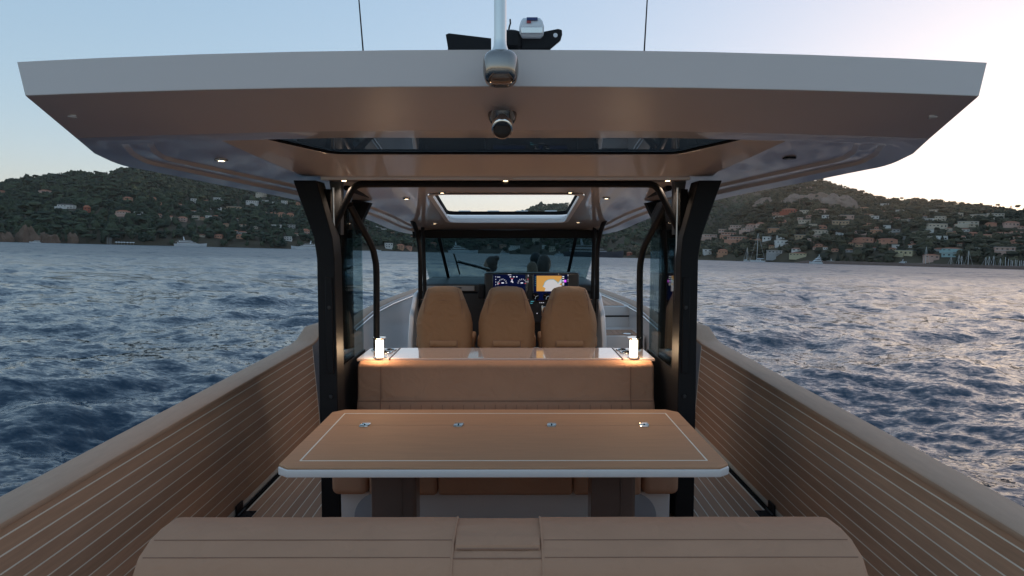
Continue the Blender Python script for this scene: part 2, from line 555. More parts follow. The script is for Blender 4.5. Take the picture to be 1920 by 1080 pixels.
for i in range(0, 12):
    a, b = bay[i], bay[i + 1]
    g.tube([P(a[0], a[1], YS - .003), P(b[0], b[1], YS - .003)], .0022, 4, 3)
for k, (x, y) in enumerate(((1056, 518.6), (1056, 522), (1056, 531), (1056, 534))): tick(x, y, 3.2, 1.6, 5)
tick(1059.5, 527, 4.5, 4.5, 4); tick(1056, 526.6, 3.5, 2, 5)
for k in range(5): tick(1003.8, 519.5 + k * 4, 1.0, 1.0, 3)
build(g, 'chart_graphics', [SCR_N, SCR_S, SCR_B, SCR_T, SCR_V, SCR_W, BLACKG], con)
# small buttons beside the screens, wheel spokes, throttle
g = MB()
for (x, y) in ((990.5, 516), (990.5, 517.8), (990, 527), (990, 529), (1065, 515.2), (1065, 517), (1065, 524), (1065, 527)):
    tick(x, y, 1.4, .8, 0)
tick(990, 523.5, 2.4, 1.2, 1)
for k in range(3): tick(1012.2 + k * 3.4, 567.5, 1.4, 1.0, 0)
tick(998, 565, 6, .9, 2); tick(996.5, 568.5, 5, .8, 2); tick(1007, 587.5, 1.4, 1.2, 0)
build(g, 'button_lights', [SCR_W, SCR_R, SCR_T], con)
for (cx, cy) in ((1004.5, 556), (1025, 556.5)):
    g = MB(); c0 = P(cx, cy, 6.58)
    g.lathe([(.036, 0), (.036, .03), (.03, .035)], (c0.x, 6.582, c0.z), 20, 'y')
    kn = build(g, 'control_knob', RUBBER, con, smooth=40)
    g = MB()
    for k in range(3):
        a = 2 * math.pi * k / 3 + .3
        g.tube([(c0.x, 6.578, c0.z), (c0.x + .026 * math.cos(a), 6.576, c0.z + .026 * math.sin(a))], .0035, 6)
    build(g, 'spoke', CHROME, con, smooth=60)
q0 = P(1015, 572, 6.56); q1 = P(1027, 592, 6.56)
build(MB().box(q0.x, q0.x + .012, 6.52, 6.56, q1.z, q0.z), 'throttle_lever', CHROME, con, bevel=.004)
build(MB().box(q0.x + .014, q1.x, 6.54, 6.60, q0.z - .055, q0.z - .01), 'throttle_plate', CHROME, con, bevel=.006)
build(MB().box(-.2, .45, 6.40, 6.62, .62, .69), 'helm_shelf', GELW, con, bevel=.01)

# ---- windscreen
wtop, wbot = (6.76, 1.80), (7.95, 1.26)
wsx = .685
ws = build(MB().box(-.93, .93, 6.70, 6.80, 1.752, 1.832), 'windscreen', BLACK, boat, bevel=.01)
def pane(x0, x1, dy0=0, dy1=0):
    return MB().hexa([(x0, wtop[0] + dy0, wtop[1]), (x1, wtop[0] + dy1, wtop[1]), (x1, wbot[0] + dy1, wbot[1]), (x0, wbot[0] + dy0, wbot[1])],
                     [(x0, wtop[0] + dy0 + .006, wtop[1]), (x1, wtop[0] + dy1 + .006, wtop[1]), (x1, wbot[0] + dy1 + .006, wbot[1]), (x0, wbot[0] + dy0 + .006, wbot[1])])
build(pane(-wsx + .012, wsx - .012), 'pane', GLASS_D, ws)
build(pane(-.90, -wsx - .012, -.06, 0), 'pane', GLASS_D, ws)
build(pane(wsx + .012, .90, 0, -.06), 'pane', GLASS_D, ws)
for s in (-1, 1):
    build(MB().hexa([(s * wsx - .016, wtop[0] - .012, wtop[1]), (s * wsx + .016, wtop[0] - .012, wtop[1]), (s * wsx + .016, wbot[0] - .012, wbot[1]), (s * wsx - .016, wbot[0] - .012, wbot[1])],
                    [(s * wsx - .016, wtop[0] + .018, wtop[1]), (s * wsx + .016, wtop[0] + .018, wtop[1]), (s * wsx + .016, wbot[0] + .018, wbot[1]), (s * wsx - .016, wbot[0] + .018, wbot[1])]), 'mullion', BLACK, ws)
wz = lambda z: 6.76 + (1.80 - z) / .54 * 1.19 + .03
wa, wb_ = P(918, 507, 7.9), P(858, 491, 7.75)
wp = MB().tube([wa, wb_], .011, 6)
build(wp, 'wiper_arm', RUBBER, ws)
build(MB().tube([wa + Vector((0, 0, .02)), wb_ + Vector((0, 0, .018))], .006, 6), 'wiper_link', CHROME, ws)
build(MB().tube([P(851, 476, 7.7), P(856, 492, 7.75), P(862, 514, 7.9)], .009, 6), 'wiper_blade', RUBBER, ws)

# ---- helm frame tubes, port and starboard
def both(fn):
    for s in (-1, 1): fn(s)
def smoothpath(pts, n=5, rad=.3):
    """round the inner corners of a path"""
    pts = [Vector(p) for p in pts]
    out = [pts[0]]
    for i in range(1, len(pts) - 1):
        a, b, c = pts[i - 1], pts[i], pts[i + 1]
        k = min(rad, .45)
        p = b.lerp(a, k); q = b.lerp(c, k)
        for j in range(n + 1):
            t = j / n
            out.append(p * (1 - t) ** 2 + b * 2 * t * (1 - t) + q * t * t)
    out.append(pts[-1])
    return out
def sx(p, s): return Vector((.028 - p.x if s > 0 else p.x, p.y, p.z))   # points are measured on the port side
def frames(s):
    pth = [P(650, 352, 4.45), P(718, 375, 5.3), P(764, 396, 6.0), P(781, 430, 6.35), P(788, 470, 6.42), P(788, 560, 6.5)]
    build(MB().tube(smoothpath([sx(p, s) for p in pth], 4, .35), .021, 10), 'helm_frame', BLACK, boat, smooth=60)
    pth = [P(792, 405, 6.6), P(796, 520, 6.62), P(797, 560, 6.64)]
    build(MB().tube([sx(p, s) for p in pth], .019, 10), 'roof_strut', BLACK, boat, smooth=60)
    k = sx(P(792, 402, 6.6), s)
    build(MB().lathe([(.045, 0), (.075, .02), (.09, .05), (.10, .07)], (k.x, k.y, k.z - .02), 18), 'strut_socket', GEL, boat, smooth=60)
    pth = [P(655, 384, 4.6), P(699, 464, 4.9), P(706, 500, 4.94), P(706, 655, 4.96)]
    build(MB().tube(smoothpath([sx(p, s) for p in pth], 4, .25), .0235, 10), 'grab_rail', BLACK, boat, smooth=60)
both(frames)

# ---- the big posts
def post(s):
    out = [(603, 975), (597, 640), (595, 540), (594, 485), (588, 445), (549, 338)]
    inn = [(593, 338), (613, 409), (623, 445), (627, 485), (628, 540), (632, 700), (638, 975)]
    poly = []
    for (x, y) in out + inn:
        p = P(x, y, 4.08); q = sx(p, s)
        poly.append((q.x, max(0.0, q.z) if y > 900 else q.z))
    if s < 0: poly = poly[::-1]
    po = build(MB().prism(poly, 'y', 4.08, 4.26), 'support_post', BLACK, boat, bevel=.006)
    # handle plate, bolts
    a = sx(P(609, 520, 4.07), s); b = sx(P(626, 700, 4.07), s)
    build(MB().box(min(a.x, b.x), max(a.x, b.x), 4.066, 4.081, b.z, a.z), 'cover_strip', BLACK, po, bevel=.004)
    for (x, y) in ((617, 577), (620, 744)):
        c = sx(P(x, y, 4.062), s)
        build(MB().lathe([(.001, -.004), (.010, -.003), (.012, .006)], (c.x, 4.064, c.z), 12, 'y'), 'bolt', DARKP, po, smooth=40)
    # inner limb of the fork up to the ceiling
    q = [sx(P(x, y, 4.2), s) for (x, y) in ((612, 338), (634, 338), (634, 440), (628, 436))]
    pl = [(p.x, p.z) for p in q]
    build(MB().prism(pl if s > 0 else pl[::-1], 'y', 4.264, 4.34), 'fork_limb', DARKP, po)
    # aluminium trim strip and sealing strip
    a = sx(P(639, 375, 4.2), s); b = sx(P(646, 975, 4.2), s)
    build(MB().tube([(s * 1.055, 4.215, .02), (s * 1.055, 4.215, 2.06)], .007, 8), 'trim_strip', ALU, po, smooth=50)
    build(MB().box(min(s * 1.07, s * 1.115), max(s * 1.07, s * 1.115), 4.20, 4.30, .0, 2.05), 'glass_channel', RUBBER, po)
    # side glass
    gl = build(MB().box(min(s * 1.058, s * 1.066), max(s * 1.058, s * 1.066), 4.24, 5.02, .08, 2.0), 'side_window', GLASS_S, boat)
    build(MB().box(min(s * 1.067, s * 1.085), max(s * 1.067, s * 1.085), 4.26, 4.76, .02, 1.96), 'dark_panel', BLACKG, boat)
    build(MB().box(min(s * 1.046, s * 1.056), max(s * 1.046, s * 1.056), 4.24, 5.02, .0, .93), 'kick_panel', BLACK, boat)
    # forward brace plates under the roof
    fb = [sx(P(x, y, 5.0), s) for (x, y) in ((660, 374), (694, 380), (679, 412), (668, 440), (655, 400))]
    pl = [(p.x, p.z) for p in fb]
    build(MB().prism(pl if s > 0 else pl[::-1], 'y', 5.0, 5.09), 'brace_plate', BLACK, boat)
both(post)
ar = [P(625, 428, 4.24), P(644, 389, 4.24), P(664, 346, 4.24), P(700, 345, 4.24)]
arL = [Vector(p) for p in ar]
arc = smoothpath(arL + [Vector((-p.x, p.y, p.z)) for p in reversed(arL)], 5, .4)
build(MB().tube(arc, .021, 10), 'arch_frame', BLACK, boat, smooth=60)

# ================================================================== hardtop
def zc(y): return EYE + .831 - .11 * y            # ceiling plane
def zl(y): return EYE + .801 - .11 * y            # lip plane
def zt_(y): return EYE + 1.026 - .125 * y         # top plane
L3 = [(0, 3.01), (1.0, 3.05), (1.90, 3.15), (2.0, 3.45), (2.03, 3.72), (1.945, 3.86), (1.75, 4.26), (1.48, 4.72), (1.17, 5.62), (1.05, 6.9), (.6, 7.1), (0, 7.15)]
L4 = [(0, 3.13), (1.0, 3.17), (1.77, 3.27), (1.85, 3.5), (1.88, 3.70), (1.80, 3.83), (1.62, 4.19), (1.37, 4.65), (1.06, 5.58), (.94, 6.80), (.55, 6.97), (0, 7.02)]
L5 = [(0, 3.145), (1.0, 3.185), (1.75, 3.285), (1.83, 3.5), (1.86, 3.70), (1.78, 3.82), (1.60, 4.17), (1.35, 4.63), (1.04, 5.56), (.92, 6.78), (.54, 6.95), (0, 7.0)]
L6 = [(0, 3.165), (1.0, 3.205), (1.67, 3.305), (1.745, 3.5), (1.77, 3.68), (1.70, 3.79), (1.52, 4.12), (1.28, 4.57), (.98, 5.5), (.87, 6.72), (.52, 6.9), (0, 6.95)]
L7 = [(0, 3.18), (1.0, 3.22), (1.65, 3.32), (1.72, 3.5), (1.745, 3.67), (1.675, 3.78), (1.50, 4.10), (1.26, 4.55), (.96, 5.48), (.85, 6.7), (.51, 6.88), (0, 6.93)]
L2 = [(0, 2.60), (1.0, 2.66), (1.86, 2.77), (2.0, 3.2), (2.06, 3.60), (1.985, 3.80), (1.78, 4.24), (1.51, 4.70), (1.19, 5.62), (1.07, 6.92), (.61, 7.13), (0, 7.18)]
T = [(0, 2.60), (1.0, 2.665), (1.895, 2.784), (1.98, 3.2), (2.02, 3.60), (1.93, 3.80), (1.73, 4.22), (1.46, 4.66), (1.14, 5.56), (1.02, 6.82), (.58, 7.03), (0, 7.08)]
def arc_aft(half):
    """the aft edge bows gently: replace its straight run by a curve"""
    (x0, y0), (x2, y2) = half[0], half[2]
    c = (y2 - y0) / x2 ** 2
    return [(x2 * k, y0 + c * (x2 * k) ** 2) for k in (0, .2, .4, .6, .8, .93)] + [half[2]] + soften(half[3:])
def soften(p):
    """corner cutting along the sides, ends kept"""
    for _ in range(2):
        q = [p[0]]
        for a, b in zip(p[:-1], p[1:]):
            q += [(a[0] * .75 + b[0] * .25, a[1] * .75 + b[1] * .25), (a[0] * .25 + b[0] * .75, a[1] * .25 + b[1] * .75)]
        p = q + [p[-1]]
    return [(x, y) for x, y in p]
L2, L3, L4, L5, L6, L7, T = (arc_aft([(x * 1.022, y) for x, y in q]) for q in (L2, L3, L4, L5, L6, L7, T))
def full(half, zf):
    a = [(x, y, zf(x, y)) for x, y in half]
    return a + [(-x, y, z) for (x, y, z) in reversed(a[1:-1])]
def z2(x, y):
    if y < 3.0: return EYE + .5665
    k = min(1, (y - 3.0) / .8)
    return (EYE + .5665) * (1 - k) + (zl(y) + .045) * k
def z0(x, y):
    return EYE + .701 if y < 2.9 else min(EYE + .701, zt_(y) + .03)
f3 = full(L3, lambda x, y: zl(y)); f4 = full(L4, lambda x, y: zl(y) + .002)
f5 = full(L5, lambda x, y: zl(y) + .018); f6 = full(L6, lambda x, y: zl(y) + .016); f7 = full(L7, lambda x, y: zc(y))
f2 = full(L2, z2); f0 = full(T, z0)
sky_lo = [(-.55, 4.72), (.55, 4.72), (.55, 6.22), (-.55, 6.22)]
sky_hi = [(-.57, 4.74), (.57, 4.74), (.57, 6.50), (-.57, 6.50)]
cof = [(-1.36, 3.26), (1.36, 3.26), (1.24, 4.14), (-1.24, 4.14)]
glz = lambda y: zc(y) + .046
gls = [(-1.26, 3.28), (1.26, 3.28), (1.20, 3.48), (.95, 3.80), (-.95, 3.80), (-1.20, 3.48)]
cof6 = [(-1.36, 3.26), (1.36, 3.26), (1.31, 3.62), (1.22, 4.14), (-1.22, 4.14), (-1.31, 3.62)]
def rounded(poly, r, n=4):
    out = []
    m = len(poly)
    for i in range(m):
        a, b, c = Vector(poly[i - 1]), Vector(poly[i]), Vector(poly[(i + 1) % m])
        p = b + (a - b).normalized() * r; q = b + (c - b).normalized() * r
        for j in range(n + 1):
            t = j / n
            v = p * (1 - t) ** 2 + b * 2 * t * (1 - t) + q * t * t
            out.append((v.x, v.y))
    return out
slo = rounded(sky_lo, .10); shi = rounded(sky_hi, .10)
cor = rounded(cof6, .06); glr = rounded(gls, .06)
mb = MB()
mb.loft([f7, f6, f5, f4, f3, f2, f0], False, False, mis=[0, 0, 0, 0, 1, 1])
mb.tess([f0, [(x, y, zt_(y) + .0) for x, y in shi], [(x, y, zt_(y)) for x, y in glr]])
lo3 = [(x, y, zc(y)) for x, y in slo]; hi3 = [(x, y, zt_(y)) for x, y in shi]
mb.loft([hi3, lo3], False, False)
co3 = [(x, y, zc(y)) for x, y in cor]; gl3 = [(x, y, glz(y)) for x, y in glr]; gt3 = [(x, y, zt_(y)) for x, y in glr]
mb.loft([gt3, gl3, co3], False, False)
roof = build(mb, 'hardtop', [GEL, GELO], boat, smooth=22)
bv = roof.modifiers.new('bevel', 'BEVEL'); bv.width = .012; bv.segments = 3; bv.limit_method = 'ANGLE'; bv.angle_limit = R(25)
mb = MB().tess([f7, lo3, co3], flip=True)
build(mb, 'ceiling_panel', GEL, roof)
# roof glass and its black frame, open sunroof frame
build(MB().add([(x, y, glz(y) + .012) for x, y in glr], [tuple(range(len(glr) - 1, -1, -1))]), 'roof_window', GLASS_R, roof)
mb = MB()
inn_ = [(x * .975, 3.28 + (y - 3.28) * .94 + .0, glz(y)) for x, y in glr]
mb.loft([[(x, y, glz(y) + .003) for x, y in glr], [(a[0], a[1], a[2] + .004) for a in inn_]], False, False)
mb.loft([[(a[0], a[1], a[2] + .004) for a in inn_], [(a[0], a[1], a[2] + .011) for a in inn_]], False, False)
build(mb, 'window_gasket', RUBBER, roof)
def ring_frame(poly, z, w, h):
    m = MB()
    cx = 0; cy = sum(p[1] for p in poly) / len(poly)
    def sc_(p, d): 
        v = Vector((p[0] - cx, p[1] - cy)); ax = abs(v.x); 
        return (p[0] - math.copysign(d, v.x), p[1] - math.copysign(d, v.y))
    inner = [sc_(p, w) for p in poly]
    o_ = [(x, y, z(y)) for x, y in poly]; i_ = [(x, y, z(y)) for x, y in inner]
    o2 = [(x, y, z(y) + h) for x, y in poly]; i2 = [(x, y, z(y) + h) for x, y in inner]
    m.loft([o_, i_, i2, o2], False, False)
    return m
build(ring_frame(slo, lambda y: zc(y) - .008, .035, .03), 'sunroof_trim', WHITEP, roof, smooth=30)
build(ring_frame(slo, lambda y: zc(y) + .065, .018, .03), 'sunroof_seal', RUBBER, roof)
build(MB().box(-.55, .55, 6.40, 6.48, zt_(6.4) + .0, zt_(6.4) + .018), 'sunroof_track', WHITEP, roof, bevel=.004)
for k in range(4):
    xx = -.40 + k * .27
    build(MB().box(xx - .055, xx + .055, 6.41, 6.50, zt_(6.4) + .018, zt_(6.4) + .034), 'track_clip', WHITEP, roof, bevel=.003)
# crossbeam behind the coffer
build(MB().box(-1.12, 1.12, 4.17, 4.30, zc(4.3) - .006, zc(4.17) + .01), 'ceiling_beam', GEL, roof, bevel=.004)
# moulded bosses near the aft corners
for s in (-1, 1):
    k = Vector((s * 1.80, 2.93, EYE + .515))
    build(MB().tube([k, k + Vector((s * .03, -.012, -.004))], .010, 8, rr=[.012, .003]), 'drain_boss', GEL, roof, smooth=60)

# downlights: recessed cups with a small spot each
def PC(px, py):
    d = ray_boat(px, py)
    t = .831 / (d.z + .11 * d.y)
    return Vector((EYX + d.x * t, d.y * t, EYE + d.z * t))
lights = [(415, 300, 1, .035), (1480, 296, 0, .035), (645, 335, 1, .032), (948, 335, 1, .032), (1252, 335, 1, .032), (762, 372, 1, .028), (1137, 371, 1, .028), (829, 360.5, 1, .026), (1069, 360, 1, .026), (815, 418.5, 1, .03), (1084, 416.5, 1, .03)]
for (x, y, on, r) in lights:
    c = PC(x, y)
    zz = zc(c.y) - (.010 if 4.15 < c.y < 4.32 else .002)
    m = MB().lathe([(r * .48, .004), (r * .50, -.003), (r * .95, -.004), (r, 0.0), (r, .006)], (c.x, c.y, zz), 18)
    dl = build(m, 'downlight', DCHROME if on else BLACK, boat, smooth=40)
    m = MB().lathe([(.001, -.0046), (r * .3, -.0046), (r * .48, -.0044)], (c.x, c.y, zz), 14)
    build(m, 'lens', LEDW if on else BLACKG, dl)
    if on:
        ld = bpy.data.lights.new('downlight_beam', 'SPOT')
        ld.energy = 1.7; ld.specular_factor = .08; ld.color = (1.0, .76, .55); ld.spot_size = R(115); ld.spot_blend = .8; ld.shadow_soft_size = r * .6
        lo = bpy.data.objects.new('downlight_beam', ld)
        COL.objects.link(lo); lo.parent = dl
        lo.location = Vector((c.x, c.y, zz - .012)) - ORG[dl.name]

# ---- tow post, camera, masthead gear and whip aerials (fixed to the hardtop)
def superblob(c, ax, ay, az, e=.55, n=20, m=12):
    rings = []
    f = lambda v: math.copysign(abs(v) ** e, v)
    for i in range(1, m):
        ph = -math.pi / 2 + math.pi * i / m
        rings.append([(c[0] + ax * f(math.cos(ph)) * f(math.cos(2 * math.pi * k / n)), c[1] + ay * f(math.cos(ph)) * f(math.sin(2 * math.pi * k / n)), c[2] + az * f(math.sin(ph))) for k in range(n)])
    return rings
kc = P(939, 129, 2.49)
tow = build(MB().loft(superblob(kc, .064, .075, .062, .68, 28, 16)), 'tow_post', DCHROME, boat, smooth=70)
build(MB().lathe([(.034, 0), (.030, .012), (.0235, .03), (.0225, .05), (.0225, .9), (.018, .92)], (kc.x - .002, kc.y + .015, kc.z + .056), 20), 'tow_pole', CHROME, tow, smooth=50)
cc = P(942, 212, 2.86)
m = MB()
ax_ = Vector((0, -.88, -.47)).normalized()
m.tube([cc - ax_ * .03, cc + ax_ * .03, cc + ax_ * .045], .058, 20, rr=[.062, .058, .048])
scam = build(m, 'security_camera', DCHROME, boat, smooth=40)
c2 = cc + ax_ * .05 + Vector((0, -.01, -.03))
build(MB().tube([c2 - ax_ * .04, c2 + ax_ * .045, c2 + ax_ * .06, c2 + ax_ * .066], .04, 20, rr=[.04, .044, .042, .034]), 'barrel', CHROME, scam, smooth=40)
build(MB().tube([c2 + ax_ * .0655, c2 + ax_ * .069], .034, 20, rr=[.036, .028]), 'lens', BLACKG, scam, smooth=40)
YM = 3.4
ms = build(MB().lathe([(.05, zt_(YM) - .01), (.042, zt_(YM) + .03), (.036, zt_(YM) + .2), (.036, P(958, 96, YM).z), (.055, P(958, 90, YM).z), (.058, P(958, 64, YM).z), (.04, P(958, 60, YM).z)], (P(958, 80, YM).x, YM, 0), 20), 'mast', BLACK, boat, smooth=40)
wl_ = [(836, 66), (842, 63.5), (921, 73), (921, 94), (841, 94), (840, 90)]
wr_ = [(970, 70), (1046, 55), (1053.5, 57), (1054, 66), (1051, 76), (1032, 92), (970, 94)]
for w_ in (wl_, wr_):
    pts = [P(x, y, YM) for x, y in w_]
    m = MB().prism([(p.x, p.z) for p in pts][::-1], 'y', YM - .012, YM + .012)
    lo_ = [p for p in pts]
    m.prism([(p.x, p.z) for p in (P(w_[-1][0], 91, YM), P(w_[-2][0], 91, YM), P(w_[-2][0], 95, YM), P(w_[-1][0], 95, YM))], 'y', YM - .01, YM + .10)
    build(m, 'mast_wing', BLACK, ms, bevel=.004)
h = P(1041.5, 66, YM - .013)
build(MB().lathe([(.001, 0), (.010, 0), (.011, .002)], (h.x, YM - .0145, h.z), 14, 'y'), 'lightening_hole', WHITEP, ms)
sp0 = P(997, 50, YM - .05)
m = MB().loft([[(sp0.x + a * w, YM - .05 + dy, sp0.z + zz + b) for (a, b) in ((-1, 0), (1, 0))] + [(sp0.x + a * w, YM + .09 - dy, sp0.z + zz) for a in (1, -1)] for (w, zz, dy) in ((.046, -.045, .02), (.058, -.03, .0), (.060, 0, -.004), (.052, .03, .004), (.042, .048, .02), (.030, .05, .03))])
sh = build(m, 'searchlight', WHITEP, ms, bevel=.006)
build(MB().box(sp0.x - .052, sp0.x + .052, YM - .058, YM - .050, sp0.z - .032, sp0.z - .004), 'searchlight_band', CHROME, ms, bevel=.002)
build(MB().box(sp0.x - .024, sp0.x + .028, YM - .0535, YM - .046, sp0.z + .030, sp0.z + .043), 'searchlight_decal', pbr('decal_navy', (.02, .04, .16), .4), ms)
build(MB().box(sp0.x - .024, sp0.x - .004, YM - .0565, YM - .049, sp0.z + .016, sp0.z + .026), 'searchlight_decal', pbr('decal_red', (.35, .05, .06), .4), ms)
build(MB().tube([P(953, 62, YM), P(955, 50, YM), P(957, 44, YM), P(956.5, 36, YM)], .004, 6), 'aerial_stub', BLACK, ms, smooth=60)
for (a, b) in (((681, 97), (668, -60)), ((1208, 95), (1217, -60))):
    p0_, p1_ = P(a[0], a[1], 3.2), P(b[0], b[1], 3.2)
    p00 = p0_ + (p0_ - p1_) * ((p0_.z - zt_(3.2) + .005) / (p1_.z - p0_.z))
    build(MB().tube([p00, p0_, p1_], .003, 6, rr=[.007, .0036, .0026]), 'whip_aerial', BLACK, boat, smooth=60)
# ================================================================== FURNITURE ABOARD (boat frame)
# ---- bar counter behind the sofa
bar = aboard(root('bar_counter', 'glossy pale bar counter with cup holders behind the cockpit sofa', 'counter', (0, 4.75, 0)))
build(MB().box(-1.0, 1.0, 4.625, 4.955, 0, .925), 'cabinet', GELW, bar, bevel=.01)
build(MB().box(-.775, .775, 4.53, 4.975, .926, .948), 'counter_top', pbr('counter_gelcoat', (.66, .52, .47), .10, coat=1.0, var=.03), bar, bevel=.004)
for s in (-1, 1):
    a, b = (s * .785, s * 1.0)
    build(MB().box(min(a, b), max(a, b), 4.53, 4.975, .926, .946), 'end_tray', pbr('tray_gelcoat', (.62, .50, .45), .2, coat=.6, var=.03), bar, bevel=.004)
    build(MB().box(min(s * .777, s * .783), max(s * .777, s * .783), 4.53, 4.975, .93, .952), 'divider', BRONZE, bar)
    for (xx, yy) in ((.835, 4.88), (.93, 4.88), (.845, 4.775)):
        cup = build(MB().lathe([(.030, .001), (.030, .006), (.040, .008), (.044, .004), (.044, .0)], (s * xx, yy, .946), 18), 'cup_holder', CHROME, bar, smooth=40)
        build(MB().lathe([(.001, .0022), (.0298, .0022)], (s * xx, yy, .946), 16), 'cup_well', BLACK, cup)

# ---- cockpit sofa
sofa = aboard(root('cockpit_sofa', 'wide tan sofa between the black posts, facing the dining table', 'sofa', (0, 4.3, 0)))
def cushion(x0, x1, y0, y1, z0, z1, name, mat, parent, r=.035, puff=.012, n=6, seg=4):
    """soft box: subdivided faces bulge a little, rounded edges"""
    m = MB()
    m.box(x0, x1, y0, y1, z0, z1)
    o = build(m, name, mat, parent, bevel=r, seg=seg, smooth=60)
    return o
bx = MB()
prof = [(4.64, .36), (4.635, .90), (4.60, .935), (4.49, .935), (4.445, .915), (4.43, .70), (4.418, .688), (4.40, .66), (4.38, .40), (4.40, .36)]
bk = MB().prism([(y, z) for y, z in prof], 'x', -.978, .978)
bko = build(bk, 'backrest', FABRIC, sofa, bevel=.028, seg=3, smooth=60, angle=20)
for xs in (-.82, .82):
    build(MB().tube([(xs, 4.428, .91), (xs, 4.416, .70), (xs, 4.398, .66), (xs, 4.379, .42)], .0028, 6), 'seam', SEAM, bko)
build(MB().tube([(-.972, 4.414, .686), (.972, 4.414, .686)], .0032, 6), 'seam', SEAM, bko)
for k in range(23):
    xx = -.76 + k * 1.52 / 22
    build(MB().tube([(xx, 4.399, .665), (xx, 4.384, .50)], .0016, 5), 'stitch_line', SEAM, bko)
for (a, b) in ((-1.02, -.806), (-.798, -.40), (-.395, .395), (.40, .798), (.806, 1.02)):
    cushion(a, b, 3.90, 4.40, .245, .44, 'seat_cushion', FABRIC, sofa, .04 if abs(a + b) > 1.6 else .022)
base = build(MB().box(-.985, .985, 3.985, 4.6, 0, .24), 'base', GELW, sofa, bevel=.008)
for s in (-1, 1):
    build(MB().lathe([(.001, -.004), (.145, -.004), (.150, 0), (.150, .006)], (s * .755, 3.982, .085), 32, 'y'), 'speaker_disc', GREYP, base, smooth=40)

# ---- dining table
tab = aboard(root('dining_table', 'wide folding wooden table with a pale rim and inlaid outline', 'table', (0, 3.45, 0)))
def chamf(x, y0, y1, c):
    return [(-x + c, y0), (x - c, y0), (x, y0 + c * .8), (x, y1 - c), (x - c, y1), (-x + c, y1), (-x, y1 - c), (-x, y0 + c * .8)]
TX, TY0, TY1, TS = 1.004, 2.94, 3.96, 3.617
nearp = [(-TX + .05, TY0), (TX - .05, TY0), (TX, TY0 + .045), (TX, TS - .0015), (-TX, TS - .0015), (-TX, TY0 + .045)]
farp = [(-TX, TS + .0015), (TX, TS + .0015), (TX, TY1 - .06), (TX - .06, TY1), (-TX + .06, TY1), (-TX, TY1 - .06)]
build(MB().prism(nearp, 'z', .735, .745), 'table_leaf', TABLE, tab, bevel=.003)
build(MB().prism(farp, 'z', .735, .745), 'table_leaf', TABLE, tab, bevel=.003)
build(MB().prism([(x * 1.002, y) for x, y in chamf(TX, TY0 - .002, TY1, .05)], 'z', .698, .7345), 'table_rim', RIM, tab, bevel=.005)
for (x0, x1, y0, y1) in ((-.925, .925, 3.026, 3.033), (-.925, .925, 3.862, 3.869)):
    build(MB().box(x0, x1, y0, y1, .744, .7463), 'inlay', CAULK, tab)
for s in (-1, 1):
    a = s * .922
    build(MB().box(a - .0035, a + .0035, 3.033, TS - .002, .744, .7463), 'inlay', CAULK, tab)
    build(MB().box(a - .0035, a + .0035, TS + .002, 3.862, .744, .7463), 'inlay', CAULK, tab)
for xh in (-.754, -.25, .252, .75):
    m = MB()
    m.box(xh - .025, xh + .020, TS - .036, TS - .004, .7455, .749)
    m.box(xh - .020, xh + .025, TS + .004, TS + .036, .7455, .749)
    m.tube([(xh - .025, TS, .7495), (xh - .004, TS, .7495)], .0055, 8)
    m.tube([(xh + .004, TS, .7495), (xh + .025, TS, .7495)], .0055, 8)
    hg = build(m, 'hinge', CHROME, tab, smooth=40)
    build(MB().tube([(xh - .0038, TS, .7495), (xh + .0038, TS, .7495)], .0045, 8), 'hinge_pin', RUBBER, hg)
for xc in (-.570, .560):
    m = MB()
    poly = [(xc - .115, 3.42), (xc + .10, 3.42), (xc + .115, 3.44), (xc + .115, 3.57), (xc - .115, 3.57)]
    m.prism(poly, 'z', .015, .698)
    lg = build(m, 'pedestal', BRONZE, tab, bevel=.006)
    build(MB().box(xc + .035, xc + .043, 3.412, 3.4215, .02, .69), 'pedestal_rib', BRONZE, lg)
    build(MB().box(xc - .14, xc + .14, 3.40, 3.60, 0.001, .016), 'foot_plate', BRONZE, lg, bevel=.004)

# ---- aft bench seen from behind, with its centre insert
aft = aboard(root('aft_bench', 'padded tan bench back in front of the camera, at the stern', 'bench', (0, 2.4, 0)))
prof = [(2.345, .10), (2.352, .74), (2.325, .778), (2.235, .783), (2.155, .776), (2.147, .772), (2.085, .752), (2.076, .746), (2.034, .70), (2.005, .50), (2.0, .10)]
def bench_piece(x0, x1, endl, endr, name, dz=0.0):
    rings = []
    xs = [x0] + [x0 + (x1 - x0) * k / 10 for k in range(1, 10)] + [x1]
    def ring(x, inset):
        cy, czz = 2.18, .45
        return [(x, y + (cy - y) * inset * .5, z + dz + ((czz - z) * inset * .16 if z > .4 else 0)) for y, z in prof]
    if endl: rings += [ring(x0 - .024, .10), ring(x0 - .018, .045), ring(x0 - .006, .01)]
    for i, x in enumerate(xs): rings.append(ring(x, .012 * math.sin(i * 2.1) ** 2))
    if endr: rings += [ring(x1 + .006, .01), ring(x1 + .018, .045), ring(x1 + .024, .10)]
    return build(MB().loft(rings), name, FABRIC, aft, smooth=55)
c1 = bench_piece(-1.118, -.1565, True, False, 'backrest_cushion')
c2 = bench_piece(.1345, 1.118, False, True, 'backrest_cushion')
ins = bench_piece(-.1515, .1295, False, False, 'centre_insert', -.004)
for pr, xa, xb in ((c1, -1.125, -.16), (c2, .138, 1.125)):
    for (yy, zz) in ((2.1505, .7755), (2.080, .7505)):
        build(MB().tube([(xa, yy, zz - .001), ((xa + xb) / 2, yy, zz - .0005), (xb, yy, zz - .001)], .0016, 6), 'seam', SEAM, pr)
for xx in (-.154, .132):
    build(MB().tube([(xx, 2.33, .776), (xx, 2.24, .782), (xx, 2.155, .776), (xx, 2.08, .748), (xx, 2.04, .705)], .0036, 6), 'piping', FABRIC, ins, smooth=60)
